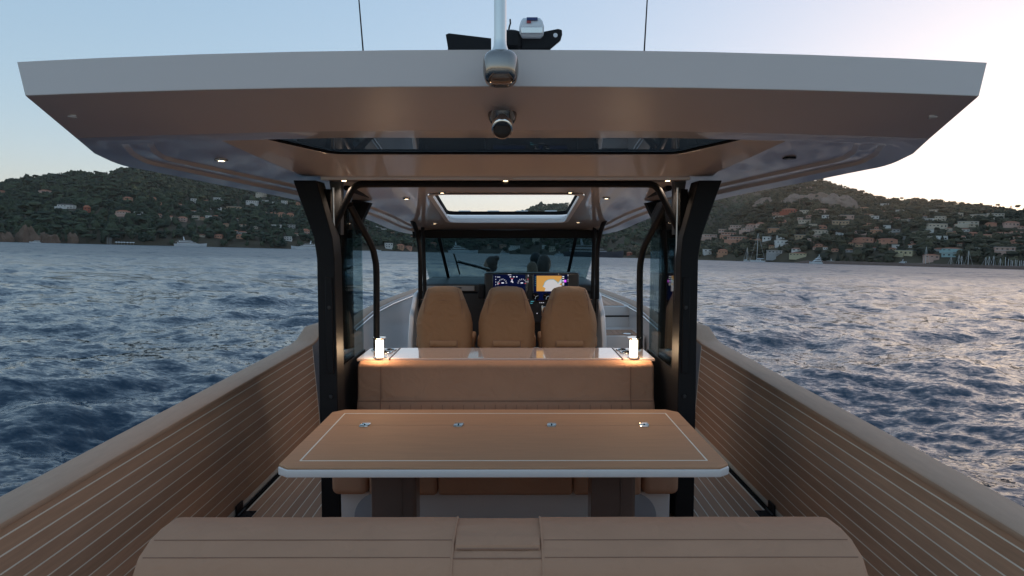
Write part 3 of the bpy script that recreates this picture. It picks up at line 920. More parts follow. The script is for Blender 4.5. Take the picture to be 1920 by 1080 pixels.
build(MB().loft([[(-.146, 2.152, .7735), (-.146, 2.162, .781), (-.146, 2.118, .772), (-.146, 2.112, .758)], [(.124, 2.152, .7735), (.124, 2.162, .781), (.124, 2.118, .772), (.124, 2.112, .758)]]), 'pull_flap', FABRIC, ins, smooth=30)
build(MB().tube([(-.142, 2.112, .762), (.12, 2.112, .762)], .0034, 6), 'seam', SEAM, ins)
build(MB().tube([(-.15, 2.080, .7465), (.128, 2.080, .7465)], .0024, 6), 'seam', SEAM, ins)
for (a, b) in ((-1.10, -.02), (.0, 1.10)):
    cushion(a, b, 2.36, 2.84, .26, .42, 'seat_cushion', FABRIC, aft, .035)
build(MB().box(-1.08, 1.08, 2.05, 2.80, 0, .255), 'base', GELW, aft, bevel=.01)

# ---- three helm seats
def helm_seat(xc, label):
    Y0 = 5.80
    t = aboard(root('helm_seat', label, 'seat', (xc, 5.95, 0), 'helm seats in a row'))
    def PX(px, py): 
        p = P(950 + px, py, Y0); return (xc + p.x - P(950, 540, Y0).x, p.z)
    outl = [(-53, 606), (-50, 590), (-33, 545), (-29, 540.5), (-18, 537.5), (0, 536.5), (18, 537.5), (29, 540.5), (33, 545), (50, 590), (53, 606), (53, 622), (50, 660), (47, 690), (-47, 690), (-50, 660), (-53, 622)]
    o_ = [PX(*p) for p in outl]
    cxz = (xc, 1.05)
    def ring(k, y, dz=0):
        return [(cxz[0] + (x - cxz[0]) * k, y, cxz[1] + (z - cxz[1]) * (1 - (1 - k) * .55) + dz) for x, z in o_]
    rg = [ring(.60, Y0 - .042), ring(.70, Y0 - .040), ring(.80, Y0 - .030), ring(.93, Y0 + .004), ring(.985, Y0 + .035), ring(1.0, Y0 + .065), ring(.985, Y0 + .10), ring(.93, Y0 + .13), ring(.75, Y0 + .14)]
    lean = lambda p: (p[0], p[1] - (p[2] - .85) * .10, p[2])
    rg = [[lean(p) for p in r] for r in rg]
    bo = build(MB().loft(rg), 'backrest', FABH, t, smooth=50)
    zs = PX(0, 561)[1]
    ys = lambda z: Y0 - (z - .85) * .10
    w = PX(41, 561)[0] - xc
    build(MB().tube([(xc - w, ys(zs) + .012, zs), (xc - w * .78, ys(zs) - .026, zs), (xc, ys(zs) - .0445, zs), (xc + w * .78, ys(zs) - .026, zs), (xc + w, ys(zs) + .012, zs)], .0028, 6), 'seam', SEAM, bo)
    for s in (-1, 1):
        pts = []
        for (px, py) in ((27, 541), (33, 561), (37, 600), (37, 640)):
            x, z = PX(px * s, py); pts.append((x, ys(z) - .034 + (.02 if py < 545 else 0), z))
        build(MB().tube(pts, .0024, 6), 'seam', SEAM, bo)
    # embroidered line
    ze = PX(0, 565.5)[1]
    for k in range(9):
        if k == 4: continue
        build(MB().box(xc - .07 + k * .0165, xc - .07 + k * .0165 + .010, ys(ze) - .0455, ys(ze) - .043, ze - .003, ze + .003), 'stitched_mark', FABH, bo)
    # hand pocket with rolled strap
    za, zb = PX(0, 637)[1], PX(0, 652)[1]
    x0_, x1_ = PX(-26, 640)[0], PX(26, 640)[0]
    build(MB().box(x0_, x1_, ys(za) - .046, ys(za) - .030, zb - .06, za), 'pocket', SEAM, bo, bevel=.006)
    build(MB().loft([[(x, ys(za) - .048 - .014 * math.sin(a), za - .030 + .026 * math.cos(a)) for a in [k * math.pi / 6 for k in range(12)]] for x in (x0_ + .006, x1_ - .006)]), 'strap', FABH, bo, smooth=50)
    cushion(xc - .24, xc + .24, 5.86, 6.34, .70, .80, 'seat_cushion', FABH, t, .03)
    for s in (-1, 1):
        cushion(xc + s * .225 - .03, xc + s * .225 + .03, 5.90, 6.24, .80, .90, 'bolster', FABH, t, .02)
    build(MB().box(xc - .2, xc + .2, 5.9, 6.3, .60, .70), 'seat_shell', GELW, t, bevel=.01)
    build(MB().box(xc - .16, xc + .16, 5.95, 6.25, 0, .60), 'pedestal', GELW, t, bevel=.01)
    return t
dx = 117 / FPX * 5.86
xm = P(950, 600, 5.8).x
helm_seat(xm - dx, 'left one of three tan helm seats, before the plain dash')
helm_seat(xm, 'middle one of three tan helm seats, before the gauge screen')
helm_seat(xm + dx, 'right one of three tan helm seats, before the chart screen')

# ---- two lit lanterns on the counter ends
for (px, lab) in ((712, 'lit cylindrical lantern on the left end of the bar counter'), (1188, 'lit cylindrical lantern on the right end of the bar counter')):
    c = PZ(px, 671, .9465)
    t = aboard(root('lantern', lab, 'lantern', (c.x, c.y, c.z), 'lanterns on the bar counter'))
    build(MB().lathe([(.041, 0), (.043, .002), (.043, .006), (.030, .008), (.030, .010)], tuple(c), 24), 'base', CHROME, t, smooth=40)
    build(MB().lathe([(.0265, .010), (.0265, .124)], tuple(c), 24), 'glow_tube', LAMPE, t, smooth=40)
    build(MB().lathe([(.030, .124), (.030, .132), (.044, .134), (.046, .137), (.044, .140), (.001, .141)], tuple(c), 24), 'cap', CHROME, t, smooth=40)
    ld = bpy.data.lights.new('lantern_light', 'POINT')
    ld.energy = .55; ld.specular_factor = .1; ld.color = (1.0, .66, .38); ld.shadow_soft_size = .05
    lo = bpy.data.objects.new('lantern_light', ld)
    COL.objects.link(lo); lo.parent = t
    lo.location = (0, -.06, .075)

# ---- bow lounge and four people on it
bl = aboard(root('bow_lounge', 'tan lounge seat on the foredeck beyond the windscreen', 'seat', (0, 9.5, .3)))
cushion(-.85, .85, 9.15, 10.2, .58, .72, 'seat_cushion', FABRIC, bl, .04)
build(MB().box(-.85, .85, 9.15, 10.2, .30, .58), 'base', GELW, bl, bevel=.01)
SKIN = pbr('skin', (.42, .24, .17), .55, var=.08, scale=20)
HAIRB = pbr('brown_hair', (.075, .042, .028), .5, var=.35, scale=60, stretch=(1, 1, .15))
HAIRD = pbr('dark_hair', (.016, .013, .012), .5, var=.3, scale=60)
HAIRL = pbr('light_brown_hair', (.20, .11, .06), .5, var=.35, scale=60, stretch=(1, 1, .15))
SHIRTW = pbr('white_shirt', (.62, .64, .68), .8, var=.08, scale=30)
SHIRTB = pbr('blue_top', (.20, .27, .36), .8, var=.08, scale=30)
SHIRTP = pbr('pale_top', (.50, .42, .40), .8, var=.08, scale=30)
TROUS = pbr('dark_trousers', (.05, .055, .07), .8, var=.1)
def ell(m, c, r, n=14, k=9, rot=0.0):
    rings = []
    for i in range(k + 1):
        ph = -math.pi / 2 + math.pi * (i + .001) / (k + .002)
        ring = []
        for j in range(n):
            a_ = 2 * math.pi * j / n
            x, y, z = r[0] * math.cos(ph) * math.cos(a_), r[1] * math.cos(ph) * math.sin(a_), r[2] * math.sin(ph)
            y, z = y * math.cos(rot) - z * math.sin(rot), y * math.sin(rot) + z * math.cos(rot)
            ring.append((c[0] + x, c[1] + y, c[2] + z))
        rings.append(ring)
    return m.loft(rings)
def limb(m, pts, rr):
    m.tube(pts, 0, 12, rr=rr)
    for p, r in zip(pts, rr): ell(m, p, (r, r, r), 12, 8)
def torso(m, secs):
    """stacked oval cross-sections: (z, half width, half depth, y)"""
    m.loft([[(w * math.cos(2 * math.pi * j / 18), y + d * math.sin(2 * math.pi * j / 18), z) for j in range(18)] for (z, w, d, y) in secs])
def fused(m, name, mat, parent, vox, it=4):
    o = build(m, name, mat, parent, smooth=180)
    r_ = o.modifiers.new('fuse', 'REMESH'); r_.mode = 'VOXEL'; r_.voxel_size = vox; r_.use_smooth_shade = True
    s_ = o.modifiers.new('soften', 'SMOOTH'); s_.factor = .5; s_.iterations = it
    return o
def person(label, headpx, Y, htop, turn, shirt, hair, style, k=1.0):
    """seated figure; headpx = image column of the head, htop = boat z of the crown"""
    X = P(headpx, 490, Y).x
    seat = .72
    t = aboard(root('person', label, 'person', (X, Y, seat), 'people on the bow lounge'))
    ORG[t.name] = Vector((0, 0, 0))
    t.rotation_euler = (0, 0, turn)
    u = (htop - seat) / .88               # sitting height .88 m at u = 1
    S = lambda *p: tuple(q * u for q in p)
    hc = .755
    m = MB()
    torso(m, [(z * u, w * u, d * u, y * u) for (z, w, d, y) in ((.02, .15, .11, 0), (.10, .165, .12, 0), (.24, .14, .10, 0), (.38, .16, .11, 0), (.48, .175, .105, 0), (.54, .13, .08, 0), (.575, .06, .06, 0))])
    limb(m, [S(0, 0, .55), S(0, .01, .66)], [.055 * u, .052 * u])
    ell(m, S(0, .010, hc), S(.076, .095, .118), 18, 14)            # skull
    ell(m, S(0, .035, hc - .065), S(.058, .062, .062), 14, 10)       # jaw
    ell(m, S(0, .106, hc - .022), S(.013, .018, .026), 10, 8)        # nose
    ell(m, S(0, .088, hc - .062), S(.024, .012, .010), 10, 6)        # mouth
    for s_ in (-1, 1):
        ell(m, S(s_ * .078, -.004, hc - .012), S(.012, .022, .034), 10, 8)    # ears
        limb(m, [S(s_ * .175, 0, .50), S(s_ * .225, -.02, .28), S(s_ * .17, .19, .17)], [.058 * u, .045 * u, .034 * u])
        ell(m, S(s_ * .145, .25, .165), S(.036, .05, .02), 12, 8)
        for f in range(4):
            limb(m, [S(s_ * (.165 - f * .017), .285, .165), S(s_ * (.163 - f * .017), .325 - abs(f - 1.3) * .006, .155)], [.0095 * u, .008 * u])
        limb(m, [S(s_ * .12, .235, .168), S(s_ * .105, .275, .162)], [.011 * u, .009 * u])
        limb(m, [S(s_ * .09, .06, .09), S(s_ * .12, .46, .10), S(s_ * .11, .50, -.28)], [.09 * u, .066 * u, .045 * u])
        limb(m, [S(s_ * .11, .50, -.33), S(s_ * .115, .63, -.36)], [.042 * u, .034 * u])
    fused(m, 'body', SKIN, t, .012)
    m = MB()
    torso(m, [(z * u, w * u, d * u, y * u) for (z, w, d, y) in ((.01, .175, .135, 0), (.10, .182, .137, 0), (.24, .157, .117, 0), (.38, .176, .126, 0), (.48, .190, .12, 0), (.545, .145, .092, 0), (.57, .075, .07, 0))])
    for s_ in (-1, 1):
        limb(m, [S(s_ * .175, 0, .50), S(s_ * .215, -.016, .33)], [.072 * u, .062 * u])
    fused(m, 'shirt', shirt, t, .014, 5)
    m = MB()
    torso(m, [(z * u, w * u, d * u, y * u) for (z, w, d, y) in ((0.0, .165, .125, 0), (.10, .19, .143, 0), (.14, .18, .135, 0))])
    for s_ in (-1, 1):
        limb(m, [S(s_ * .09, .06, .09), S(s_ * .12, .46, .10), S(s_ * .11, .50, -.24)], [.104 * u, .079 * u, .060 * u])
    fused(m, 'trousers', TROUS, t, .014, 4)
    m = MB()
    ell(m, S(0, -.014, hc + .026), S(.087, .100, .110), 18, 14, .25)
    ell(m, S(0, -.045, hc - .040), S(.080, .062, .075), 16, 10)
    if style == 'bun':
        ell(m, S(0, -.098, hc + .098), S(.048, .048, .046), 14, 10)
        for s_ in (-1, 1): ell(m, S(s_ * .070, -.01, hc - .02), S(.02, .035, .05), 10, 8)
    if style in ('long', 'bob'):
        d = .24 if style == 'long' else .13
        limb(m, [S(0, -.06, hc), S(0, -.085, hc - d * .5), S(0, -.088, hc - d)], [.078 * u, .072 * u, .045 * u])
        for s_ in (-1, 1): limb(m, [S(s_ * .062, -.02, hc + .02), S(s_ * .078, -.03, hc - d * .55), S(s_ * .066, -.05, hc - d * .95)], [.032 * u, .034 * u, .022 * u])
    fused(m, 'hair', hair, t, .010, 3)
    return t
person('person with brown hair in a bun, looking left beyond the windscreen', 920, 9.5, 1.50, R(75), SHIRTB, HAIRB, 'bun')
person('smaller person with light brown hair, leaning against the others', 997, 9.30, 1.43, R(25), SHIRTP, HAIRL, 'bob')
person('person with short dark hair and a white shirt, between two others', 1005, 9.85, 1.545, R(-20), SHIRTW, HAIRD, 'short')
person('person with long brown hair at the right of the group', 1022, 9.50, 1.52, R(-50), SHIRTP, HAIRB, 'long')

for o in ONBOARD:
    o.matrix_world = BOAT @ (Matrix.Translation(o.location) @ o.rotation_euler.to_matrix().to_4x4())
# ================================================================== SEA AND LAND (world frame, z = 0 is the water)
rng = np.random.default_rng(11)
EX, EYY, EZ = EYEW.x, EYEW.y, EYEW.z
def ocean_tile(N, L, wind, V, seed, lcut):
    g = np.random.default_rng(seed)
    k1 = np.fft.fftfreq(N, 1.0 / N) * 2 * np.pi / L
    kx, ky = np.meshgrid(k1, k1)
    k = np.hypot(kx, ky); k[0, 0] = 1e-6
    Lp = V * V / 9.81
    w = np.array(wind) / np.hypot(*wind)
    cosw = (kx * w[0] + ky * w[1]) / k
    ph = np.exp(-1 / (k * Lp) ** 2) / k ** 4 * (np.abs(cosw) ** 2 + .06) * np.exp(-(k * lcut) ** 2)
    ph[0, 0] = 0
    a = (g.normal(size=(N, N)) + 1j * g.normal(size=(N, N))) * np.sqrt(ph)
    h = np.fft.ifft2(a)
    cx = np.fft.ifft2(-1j * kx / k * a); cy = np.fft.ifft2(-1j * ky / k * a)
    s = h.real.std()
    return h.real / s, cx.real / s, cy.real / s
def sample(t, L, x, y):
    N = t.shape[0]
    u = (x / L * N) % N; v = (y / L * N) % N
    i = np.floor(u).astype(int); j = np.floor(v).astype(int)
    fu = u - i; fv = v - j
    i %= N; j %= N; i1 = (i + 1) % N; j1 = (j + 1) % N
    return t[j, i] * (1 - fu) * (1 - fv) + t[j, i1] * fu * (1 - fv) + t[j1, i] * (1 - fu) * fv + t[j1, i1] * fu * fv
tiles = [(311.0, ocean_tile(512, 311.0, (.2, -1), 6.5, 17, 1.2), .12, 16.0),
         (143.0, ocean_tile(512, 143.0, (.35, -1), 3.9, 3, .3), .090, 6.0),
         (41.0, ocean_tile(512, 41.0, (.9, -1), 2.6, 5, .08), .042, 2.2),
         (13.0, ocean_tile(512, 13.0, (-.4, -1), 1.7, 9, .02), .019, .7),
         (5.3, ocean_tile(256, 5.3, (.6, -1), 1.05, 13, .01), .0085, .3)]
NA, NR = 900, 560
azs = np.linspace(R(-66), R(66), NA)
dep = np.linspace(0, 1, NR)
ang = R(62) * (1 - dep) ** 2.1 + R(.05)
rs = EZ / np.tan(ang)
AA, RR = np.meshgrid(azs, rs)
X = EX + RR * np.sin(AA); Yw = EYY + RR * np.cos(AA)
dr = np.gradient(rs)[:, None] * np.ones_like(AA)
Z = np.zeros_like(X); DX = np.zeros_like(X); DY = np.zeros_like(X)
for (L, (h, cx, cy), amp, wl) in tiles:
    fade = np.clip(1.6 - dr / wl, 0, 1)
    Z += sample(h, L, X, Yw) * amp * fade
    DX += sample(cx, L, X, Yw) * amp * fade * (.8 if wl > 1 else .5)
    DY += sample(cy, L, X, Yw) * amp * fade * (.8 if wl > 1 else .5)
V = np.stack([X + DX, Yw + DY, Z], -1).reshape(-1, 3)
ii = np.arange(NR - 1)[:, None] * NA + np.arange(NA - 1)[None, :]
F = np.stack([ii, ii + 1, ii + NA + 1, ii + NA], -1).reshape(-1, 4)
def np_mesh(name, V, F, mats, smooth=True, fm=None):
    me = bpy.data.meshes.new(name)
    n = F.shape[1]
    me.vertices.add(len(V)); me.vertices.foreach_set('co', np.ascontiguousarray(V, dtype=np.float32).ravel())
    me.loops.add(F.size); me.loops.foreach_set('vertex_index', np.ascontiguousarray(F, dtype=np.int32).ravel())
    me.polygons.add(len(F))
    me.polygons.foreach_set('loop_start', np.arange(0, F.size, n, dtype=np.int32))
    me.polygons.foreach_set('use_smooth', np.full(len(F), smooth))
    for m in (mats if isinstance(mats, (list, tuple)) else [mats]): me.materials.append(m)
    if fm is not None: me.polygons.foreach_set('material_index', np.asarray(fm, dtype=np.int32))
    me.update(calc_edges=True)
    me.validate()
    return me
def water_mat():
    m, n, l, out = nt('sea_water')
    b = n.new('ShaderNodeBsdfPrincipled')
    setin(b, Roughness=.05, IOR=1.333)
    b.inputs['Base Color'].default_value = (.003, .024, .050, 1)
    geo = n.new('ShaderNodeNewGeometry')
    acc = None
    ln = n.new('ShaderNodeVectorMath'); ln.operation = 'LENGTH'
    l.new(geo.outputs['Position'], ln.inputs[0])
    # ripples of every size; each band is left to the roughness where it becomes too fine to see
    for (sc, k, st, n0, n1, f0, f1) in ((9.0, .42, (1, 1.7, 1), 0, 1, 14, 60), (3.0, .52, (1, 2.0, 1), 0, 1, 40, 160), (.9, .7, (1, 2.0, 1), 6, 40, 120, 500), (.25, .75, (1, 2.2, 1), 30, 120, 500, 2000), (.07, .55, (1, 2.4, 1), 90, 300, 3000, 6000)):
        mp = n.new('ShaderNodeMapping'); mp.inputs['Scale'].default_value = st
        mp.inputs['Rotation'].default_value = (0, 0, .2 + .3 * math.sin(sc * 7))
        l.new(geo.outputs['Position'], mp.inputs[0])
        t = n.new('ShaderNodeTexNoise'); t.noise_dimensions = '2D'
        setin(t, Scale=sc, Detail=2.0, Roughness=.6, Distortion=.4)
        l.new(mp.outputs[0], t.inputs['Vector'])
        s = n.new('ShaderNodeVectorMath'); s.operation = 'SUBTRACT'; s.inputs[1].default_value = (.5, .5, .5)
        l.new(t.outputs['Color'], s.inputs[0])
        wi = n.new('ShaderNodeMapRange'); wi.inputs['From Min'].default_value = n0; wi.inputs['From Max'].default_value = n1
        wf = n.new('ShaderNodeMapRange'); wf.inputs['From Min'].default_value = f0; wf.inputs['From Max'].default_value = f1
        wf.inputs['To Min'].default_value = k; wf.inputs['To Max'].default_value = 0
        l.new(ln.outputs['Value'], wi.inputs['Value']); l.new(ln.outputs['Value'], wf.inputs['Value'])
        wm = n.new('ShaderNodeMath'); wm.operation = 'MULTIPLY'
        l.new(wi.outputs[0], wm.inputs[0]); l.new(wf.outputs[0], wm.inputs[1])
        fl = n.new('ShaderNodeVectorMath'); fl.operation = 'MULTIPLY'; fl.inputs[1].default_value = (1, 1, 0)
        l.new(s.outputs[0], fl.inputs[0])
        q = n.new('ShaderNodeVectorMath'); q.operation = 'SCALE'
        l.new(fl.outputs[0], q.inputs[0]); l.new(wm.outputs[0], q.inputs['Scale'])
        if acc is None: acc = q.outputs[0]
        else:
            a = n.new('ShaderNodeVectorMath'); a.operation = 'ADD'
            l.new(acc, a.inputs[0]); l.new(q.outputs[0], a.inputs[1]); acc = a.outputs[0]
    # waves too small to resolve far out count as roughness
    ro = n.new('ShaderNodeMapRange'); ro.inputs['From Min'].default_value = 12; ro.inputs['From Max'].default_value = 170
    ro.inputs['To Min'].default_value = .06; ro.inputs['To Max'].default_value = .36
    l.new(ln.outputs['Value'], ro.inputs['Value']); l.new(ro.outputs[0], b.inputs['Roughness'])
    a = n.new('ShaderNodeVectorMath'); a.operation = 'ADD'
    l.new(geo.outputs['Normal'], a.inputs[0]); l.new(acc, a.inputs[1])
    nm = n.new('ShaderNodeVectorMath'); nm.operation = 'NORMALIZE'
    l.new(a.outputs[0], nm.inputs[0])
    l.new(nm.outputs[0], b.inputs['Normal'])
    l.new(b.outputs[0], out.inputs[0])
    return m
WATER = water_mat()
sea = bpy.data.objects.new('sea', np_mesh('sea', V, F[:, ::-1], WATER))
COL.objects.link(sea); sea['kind'] = 'structure'
# the rest of the sea, behind and beside the boat and out to the horizon
mb = MB()
ra = np.linspace(R(66), R(294), 60)
r1, r2 = rs[0] , 9000.0
rl = [float(r) for r in (rs[0], 8, 30, 120, 600, 3000, 9000)]
rings = [[(EX + r * math.sin(a), EYY + r * math.cos(a), 0.0) for a in ra] for r in rl]
mb.loft(rings[::-1], False, False, closed=False)
inner = [(EX + rs[0] * math.sin(a), EYY + rs[0] * math.cos(a), -.3) for a in np.linspace(0, 2 * math.pi, 48, endpoint=False)]
o = build(mb, 'sea', WATER); o['kind'] = 'structure'

# ---- hills
def nz(x, y, f, seed):
    """cheap smooth noise from a few sines, about -1..1"""
    g = np.random.default_rng(seed)
    t = 0
    for i in range(7):
        a = g.uniform(0, 2 * np.pi); ff = f * g.uniform(.6, 1.7); p = g.uniform(0, 6.28)
        t = t + np.sin((x * np.cos(a) + y * np.sin(a)) * ff + p)
    return t / 4.0
class Hill:
    def __init__(s, name, ridge, shore, back, mat, seed, rough=5.0, power=.82, ext=()):
        a = []
        for (px, py) in ridge:
            az, el = azel(px, py); a.append((az, el))
        a += [(R(p), R(q)) for p, q in ext]
        a.sort()
        s.az = np.array([p[0] for p in a]); s.el = np.array([p[1] for p in a])
        s.sh = (np.array([azel(p, 480)[0] for p, d in shore]), np.array([d for p, d in shore]))
        s.bk = (np.array([azel(p, 480)[0] for p, d in back]), np.array([d for p, d in back]))
        s.seed = seed; s.rough = rough; s.power = power; s.name = name; s.mat = mat
        s.a0, s.a1 = s.az[0], s.az[-1]
    def z(s, az, r):
        el = np.interp(az, s.az, s.el)
        ds = np.interp(az, *s.sh); dk = np.interp(az, *s.bk)
        x = r * np.sin(az); y = r * np.cos(az)
        ds = ds + 12 * nz(x * 0 + az * 900, 0 * r, .03, s.seed + 1)
        zr = EZ + dk * np.tan(el) 
        t = np.clip((r - ds) / (dk - ds), -1, 1)
        bank = 3.5 * np.clip((r - ds) / 10.0, -1, 1)
        g = np.where(t > 0, np.abs(t) ** s.power, 0)
        prof = bank + (zr - 3.5) * g
        prof += s.rough * (nz(x, y, .018, s.seed) + .5 * nz(x, y, .05, s.seed + 2)) * np.clip(t * 3, 0, 1) * np.clip((1 - t) * 2.5, 0, 1)
        over = np.clip(r - dk, 0, None)
        prof = prof - over * np.tan(el) * 0.4 - over * .12
        return prof
    def hit(s, px, py):
        """distance at which the view ray of a pixel meets the slope"""
        az, el = azel(px, py)
        ds = float(np.interp(az, *s.sh)); dk = float(np.interp(az, *s.bk))
        r = np.linspace(ds + 4, dk, 400)
        zz = s.z(np.full_like(r, az), r)
        e = np.arctan2(zz - EZ, r)
        w = np.nonzero(e >= el)[0]
        i = w[0] if len(w) else len(r) - 8
        return az, float(r[i]), float(zz[i])
    def mesh(s):
        na = int((s.a1 - s.a0) / R(.22)) + 2
        az = np.linspace(s.a0, s.a1, na)
        nr = 64
        t = np.linspace(0, 1, nr)
        A, T_ = np.meshgrid(az, t)
        ds = np.interp(A, *s.sh) - 30; dk = np.interp(A, *s.bk)
        r = np.where(T_ < .75, ds + (dk - ds) * T_ / .75, dk + (T_ - .75) / .25 * 700)
        z = s.z(A, r)
        V = np.stack([EX + r * np.sin(A), EYY + r * np.cos(A), z], -1).reshape(-1, 3)
        ii = np.arange(nr - 1)[:, None] * na + np.arange(na - 1)[None, :]
        F = np.stack([ii, ii + 1, ii + na + 1, ii + na], -1).reshape(-1, 4)
        o = bpy.data.objects.new(s.name, np_mesh(s.name, V, F[:, ::-1], s.mat))
        COL.objects.link(o); o['kind'] = 'structure'
        return o
SOIL = pbr('hill_soil', (.070, .058, .040), .95, var=.5, scale=.05, detail=8, spec=.1, coords='Object')
SOILR = pbr('hill_soil_dry', (.085, .068, .045), .95, var=.5, scale=.05, detail=8, spec=.1)
left = Hill('hill_left', [(-500, 372), (-200, 368), (0, 351), (21, 345), (54, 338), (100, 333), (135, 329), (179, 329), (208, 330), (219, 325), (246, 318), (330, 318), (430, 334), (560, 352), (640, 368), (700, 384), (770, 402), (830, 428), (880, 455), (930, 473)],
            [(-500, 700), (0, 880), (330, 930), (560, 980), (760, 1060), (930, 1200)], [(-500, 1400), (0, 1550), (330, 1650), (560, 1700), (760, 1650), (930, 1500)], SOIL, 21, ext=((-75, 3.0), (-60, 4.0)))
far = Hill('hill_far', [(560, 425), (700, 412), (850, 411), (971, 404), (992, 396), (1015, 386), (1035, 387), (1071, 386), (1200, 374), (1300, 366), (1411, 360), (1460, 356), (1600, 375), (1750, 400)],
           [(560, 1250), (960, 1250), (1200, 1050), (1750, 1000)], [(560, 2300), (960, 2300), (1300, 2300), (1750, 2300)], SOIL, 33, 9.0)
right = Hill('hill_right', [(1150, 478), (1220, 466), (1300, 444), (1360, 416), (1413, 378), (1448, 356), (1497, 345), (1536, 342), (1563, 349), (1606, 363), (1650, 375), (1683, 381), (1717, 380), (1750, 384), (1800, 388), (1850, 392), (1883, 397), (1917, 401)],
             [(1150, 850), (1300, 760), (1500, 700), (1700, 660), (1917, 640), (2400, 700), (3500, 700)], [(1150, 1000), (1300, 1150), (1413, 1250), (1536, 1250), (1700, 1150), (1917, 1100), (2400, 1200), (3500, 1200)], SOILR, 45, 4.0,
             ext=((39, 4.4), (41.5, 6.4), (50, 7.6), (62, 6.5), (75, 4.0)))  # unseen ridge past the right edge, raised to keep the sun off the boat
for h in (left, far, right): h.mesh()

# ---- woods on the hills: thousands of crowns, one mass per hill
def ico():
    p = (1 + 5 ** .5) / 2
    v = np.array([(-1, p, 0), (1, p, 0), (-1, -p, 0), (1, -p, 0), (0, -1, p), (0, 1, p), (0, -1, -p), (0, 1, -p), (p, 0, -1), (p, 0, 1), (-p, 0, -1), (-p, 0, 1)], float)
    v /= np.linalg.norm(v[0])
    f = np.array([(0, 11, 5), (0, 5, 1), (0, 1, 7), (0, 7, 10), (0, 10, 11), (1, 5, 9), (5, 11, 4), (11, 10, 2), (10, 7, 6), (7, 1, 8), (3, 9, 4), (3, 4, 2), (3, 2, 6), (3, 6, 8), (3, 8, 9), (4, 9, 5), (2, 4, 11), (6, 2, 10), (8, 6, 7), (9, 8, 1)])
    return v, f
IV, IF = ico()
def tree_variant(g, kind):
    vs, fs, k = [], [], 0
    if kind == 'pine':      # umbrella pine: flat lumpy crown on a bare stem
        parts = [((0, 0, .80), (.50, .50, .20))] + [((g.uniform(-.35, .35), g.uniform(-.35, .35), g.uniform(.72, .92)), (.28, .28, .16)) for _ in range(3)] + [((0, 0, .35), (.035, .035, .42))]
    elif kind == 'cone':
        parts = [((0, 0, .30), (.30, .30, .30)), ((0, 0, .55), (.22, .22, .28)), ((0, 0, .82), (.11, .11, .24))]
    else:
        parts = [((0, 0, .45), (.46, .46, .42))] + [((g.uniform(-.32, .32), g.uniform(-.32, .32), g.uniform(.4, .85)), (g.uniform(.2, .34),) * 2 + (g.uniform(.18, .3),)) for _ in range(3)]
    for c, sc in parts:
        v = IV * (1 + g.uniform(-.28, .28, (12, 1))) * np.array(sc) + np.array(c)
        vs.append(v); fs.append(IF + k); k += 12
    return np.concatenate(vs), np.concatenate(fs)
def foliage(name, c0, c1):
    m, n, l, out = nt(name)
    b = n.new('ShaderNodeBsdfPrincipled'); setin(b, Roughness=.9); b.inputs['Specular IOR Level'].default_value = .15
    at = n.new('ShaderNodeAttribute'); at.attribute_name = 'tint'
    mx = n.new('ShaderNodeMix'); mx.data_type = 'RGBA'
    mx.inputs[6].default_value = rgba(c0); mx.inputs[7].default_value = rgba(c1)
    l.new(at.outputs['Fac'], mx.inputs[0]); l.new(mx.outputs[2], b.inputs['Base Color'])
    l.new(b.outputs[0], out.inputs[0])
    return m
FOL_L = foliage('leaves_left', (.016, .030, .022), (.056, .074, .042))
FOL_F = foliage('leaves_far', (.030, .042, .028), (.065, .080, .045))
FOL_R = foliage('leaves_right', (.026, .030, .020), (.095, .085, .05))
def wood(hill, name, label, n, mat, px0, px1, kinds, size, avoid, seed, tlim=(-.035, 1.06)):
    g = np.random.default_rng(seed)
    var = [tree_variant(g, kinds[i % len(kinds)]) for i in range(24)]
    a0, a1 = azel(px0, 480)[0], azel(px1, 480)[0]
    az = g.uniform(a0, a1, n * 2)
    ds = np.interp(az, *hill.sh); dk = np.interp(az, *hill.bk)
    t = g.uniform(tlim[0], tlim[1], n * 2) ** 1.0
    r = ds + (dk - ds) * t
    z = hill.z(az, r)
    ok = z > 1.2
    # leave clearings round the houses
    el = np.arctan2(z - EZ, r)
    for (ha, hr, w) in avoid:
        ok &= ~((np.abs((az - ha) * hr) < w * .6) & (r < hr + w * .4) & (r > hr - max(18, w * 1.35)))
    az, r, z = az[ok][:n], r[ok][:n], z[ok][:n]
    VV, FF, TT, k = [], [], [], 0
    hgt = g.uniform(size[0], size[1], len(az)) * (1 + .35 * (g.random(len(az)) > .88))
    rot = g.uniform(0, 6.28, len(az))
    for i in range(len(az)):
        v, f = var[g.integers(24)]
        c, s_ = math.cos(rot[i]), math.sin(rot[i])
        w = hgt[i] * g.uniform(.75, 1.15)
        x = v[:, 0] * w; y = v[:, 1] * w
        VV.append(np.stack([EX + r[i] * math.sin(az[i]) + x * c - y * s_, EYY + r[i] * math.cos(az[i]) + x * s_ + y * c, z[i] - .8 + v[:, 2] * hgt[i]], -1))
        FF.append(f + k); k += len(v)
        TT.append(np.full(len(v), g.random(), np.float32))
    me = np_mesh(name, np.concatenate(VV), np.concatenate(FF), mat, smooth=False)
    at = me.attributes.new('tint', 'FLOAT', 'POINT'); at.data.foreach_set('value', np.concatenate(TT))
    o = bpy.data.objects.new(name, me); COL.objects.link(o)
    tag(o, label, 'forest', None, 'stuff')
    return o
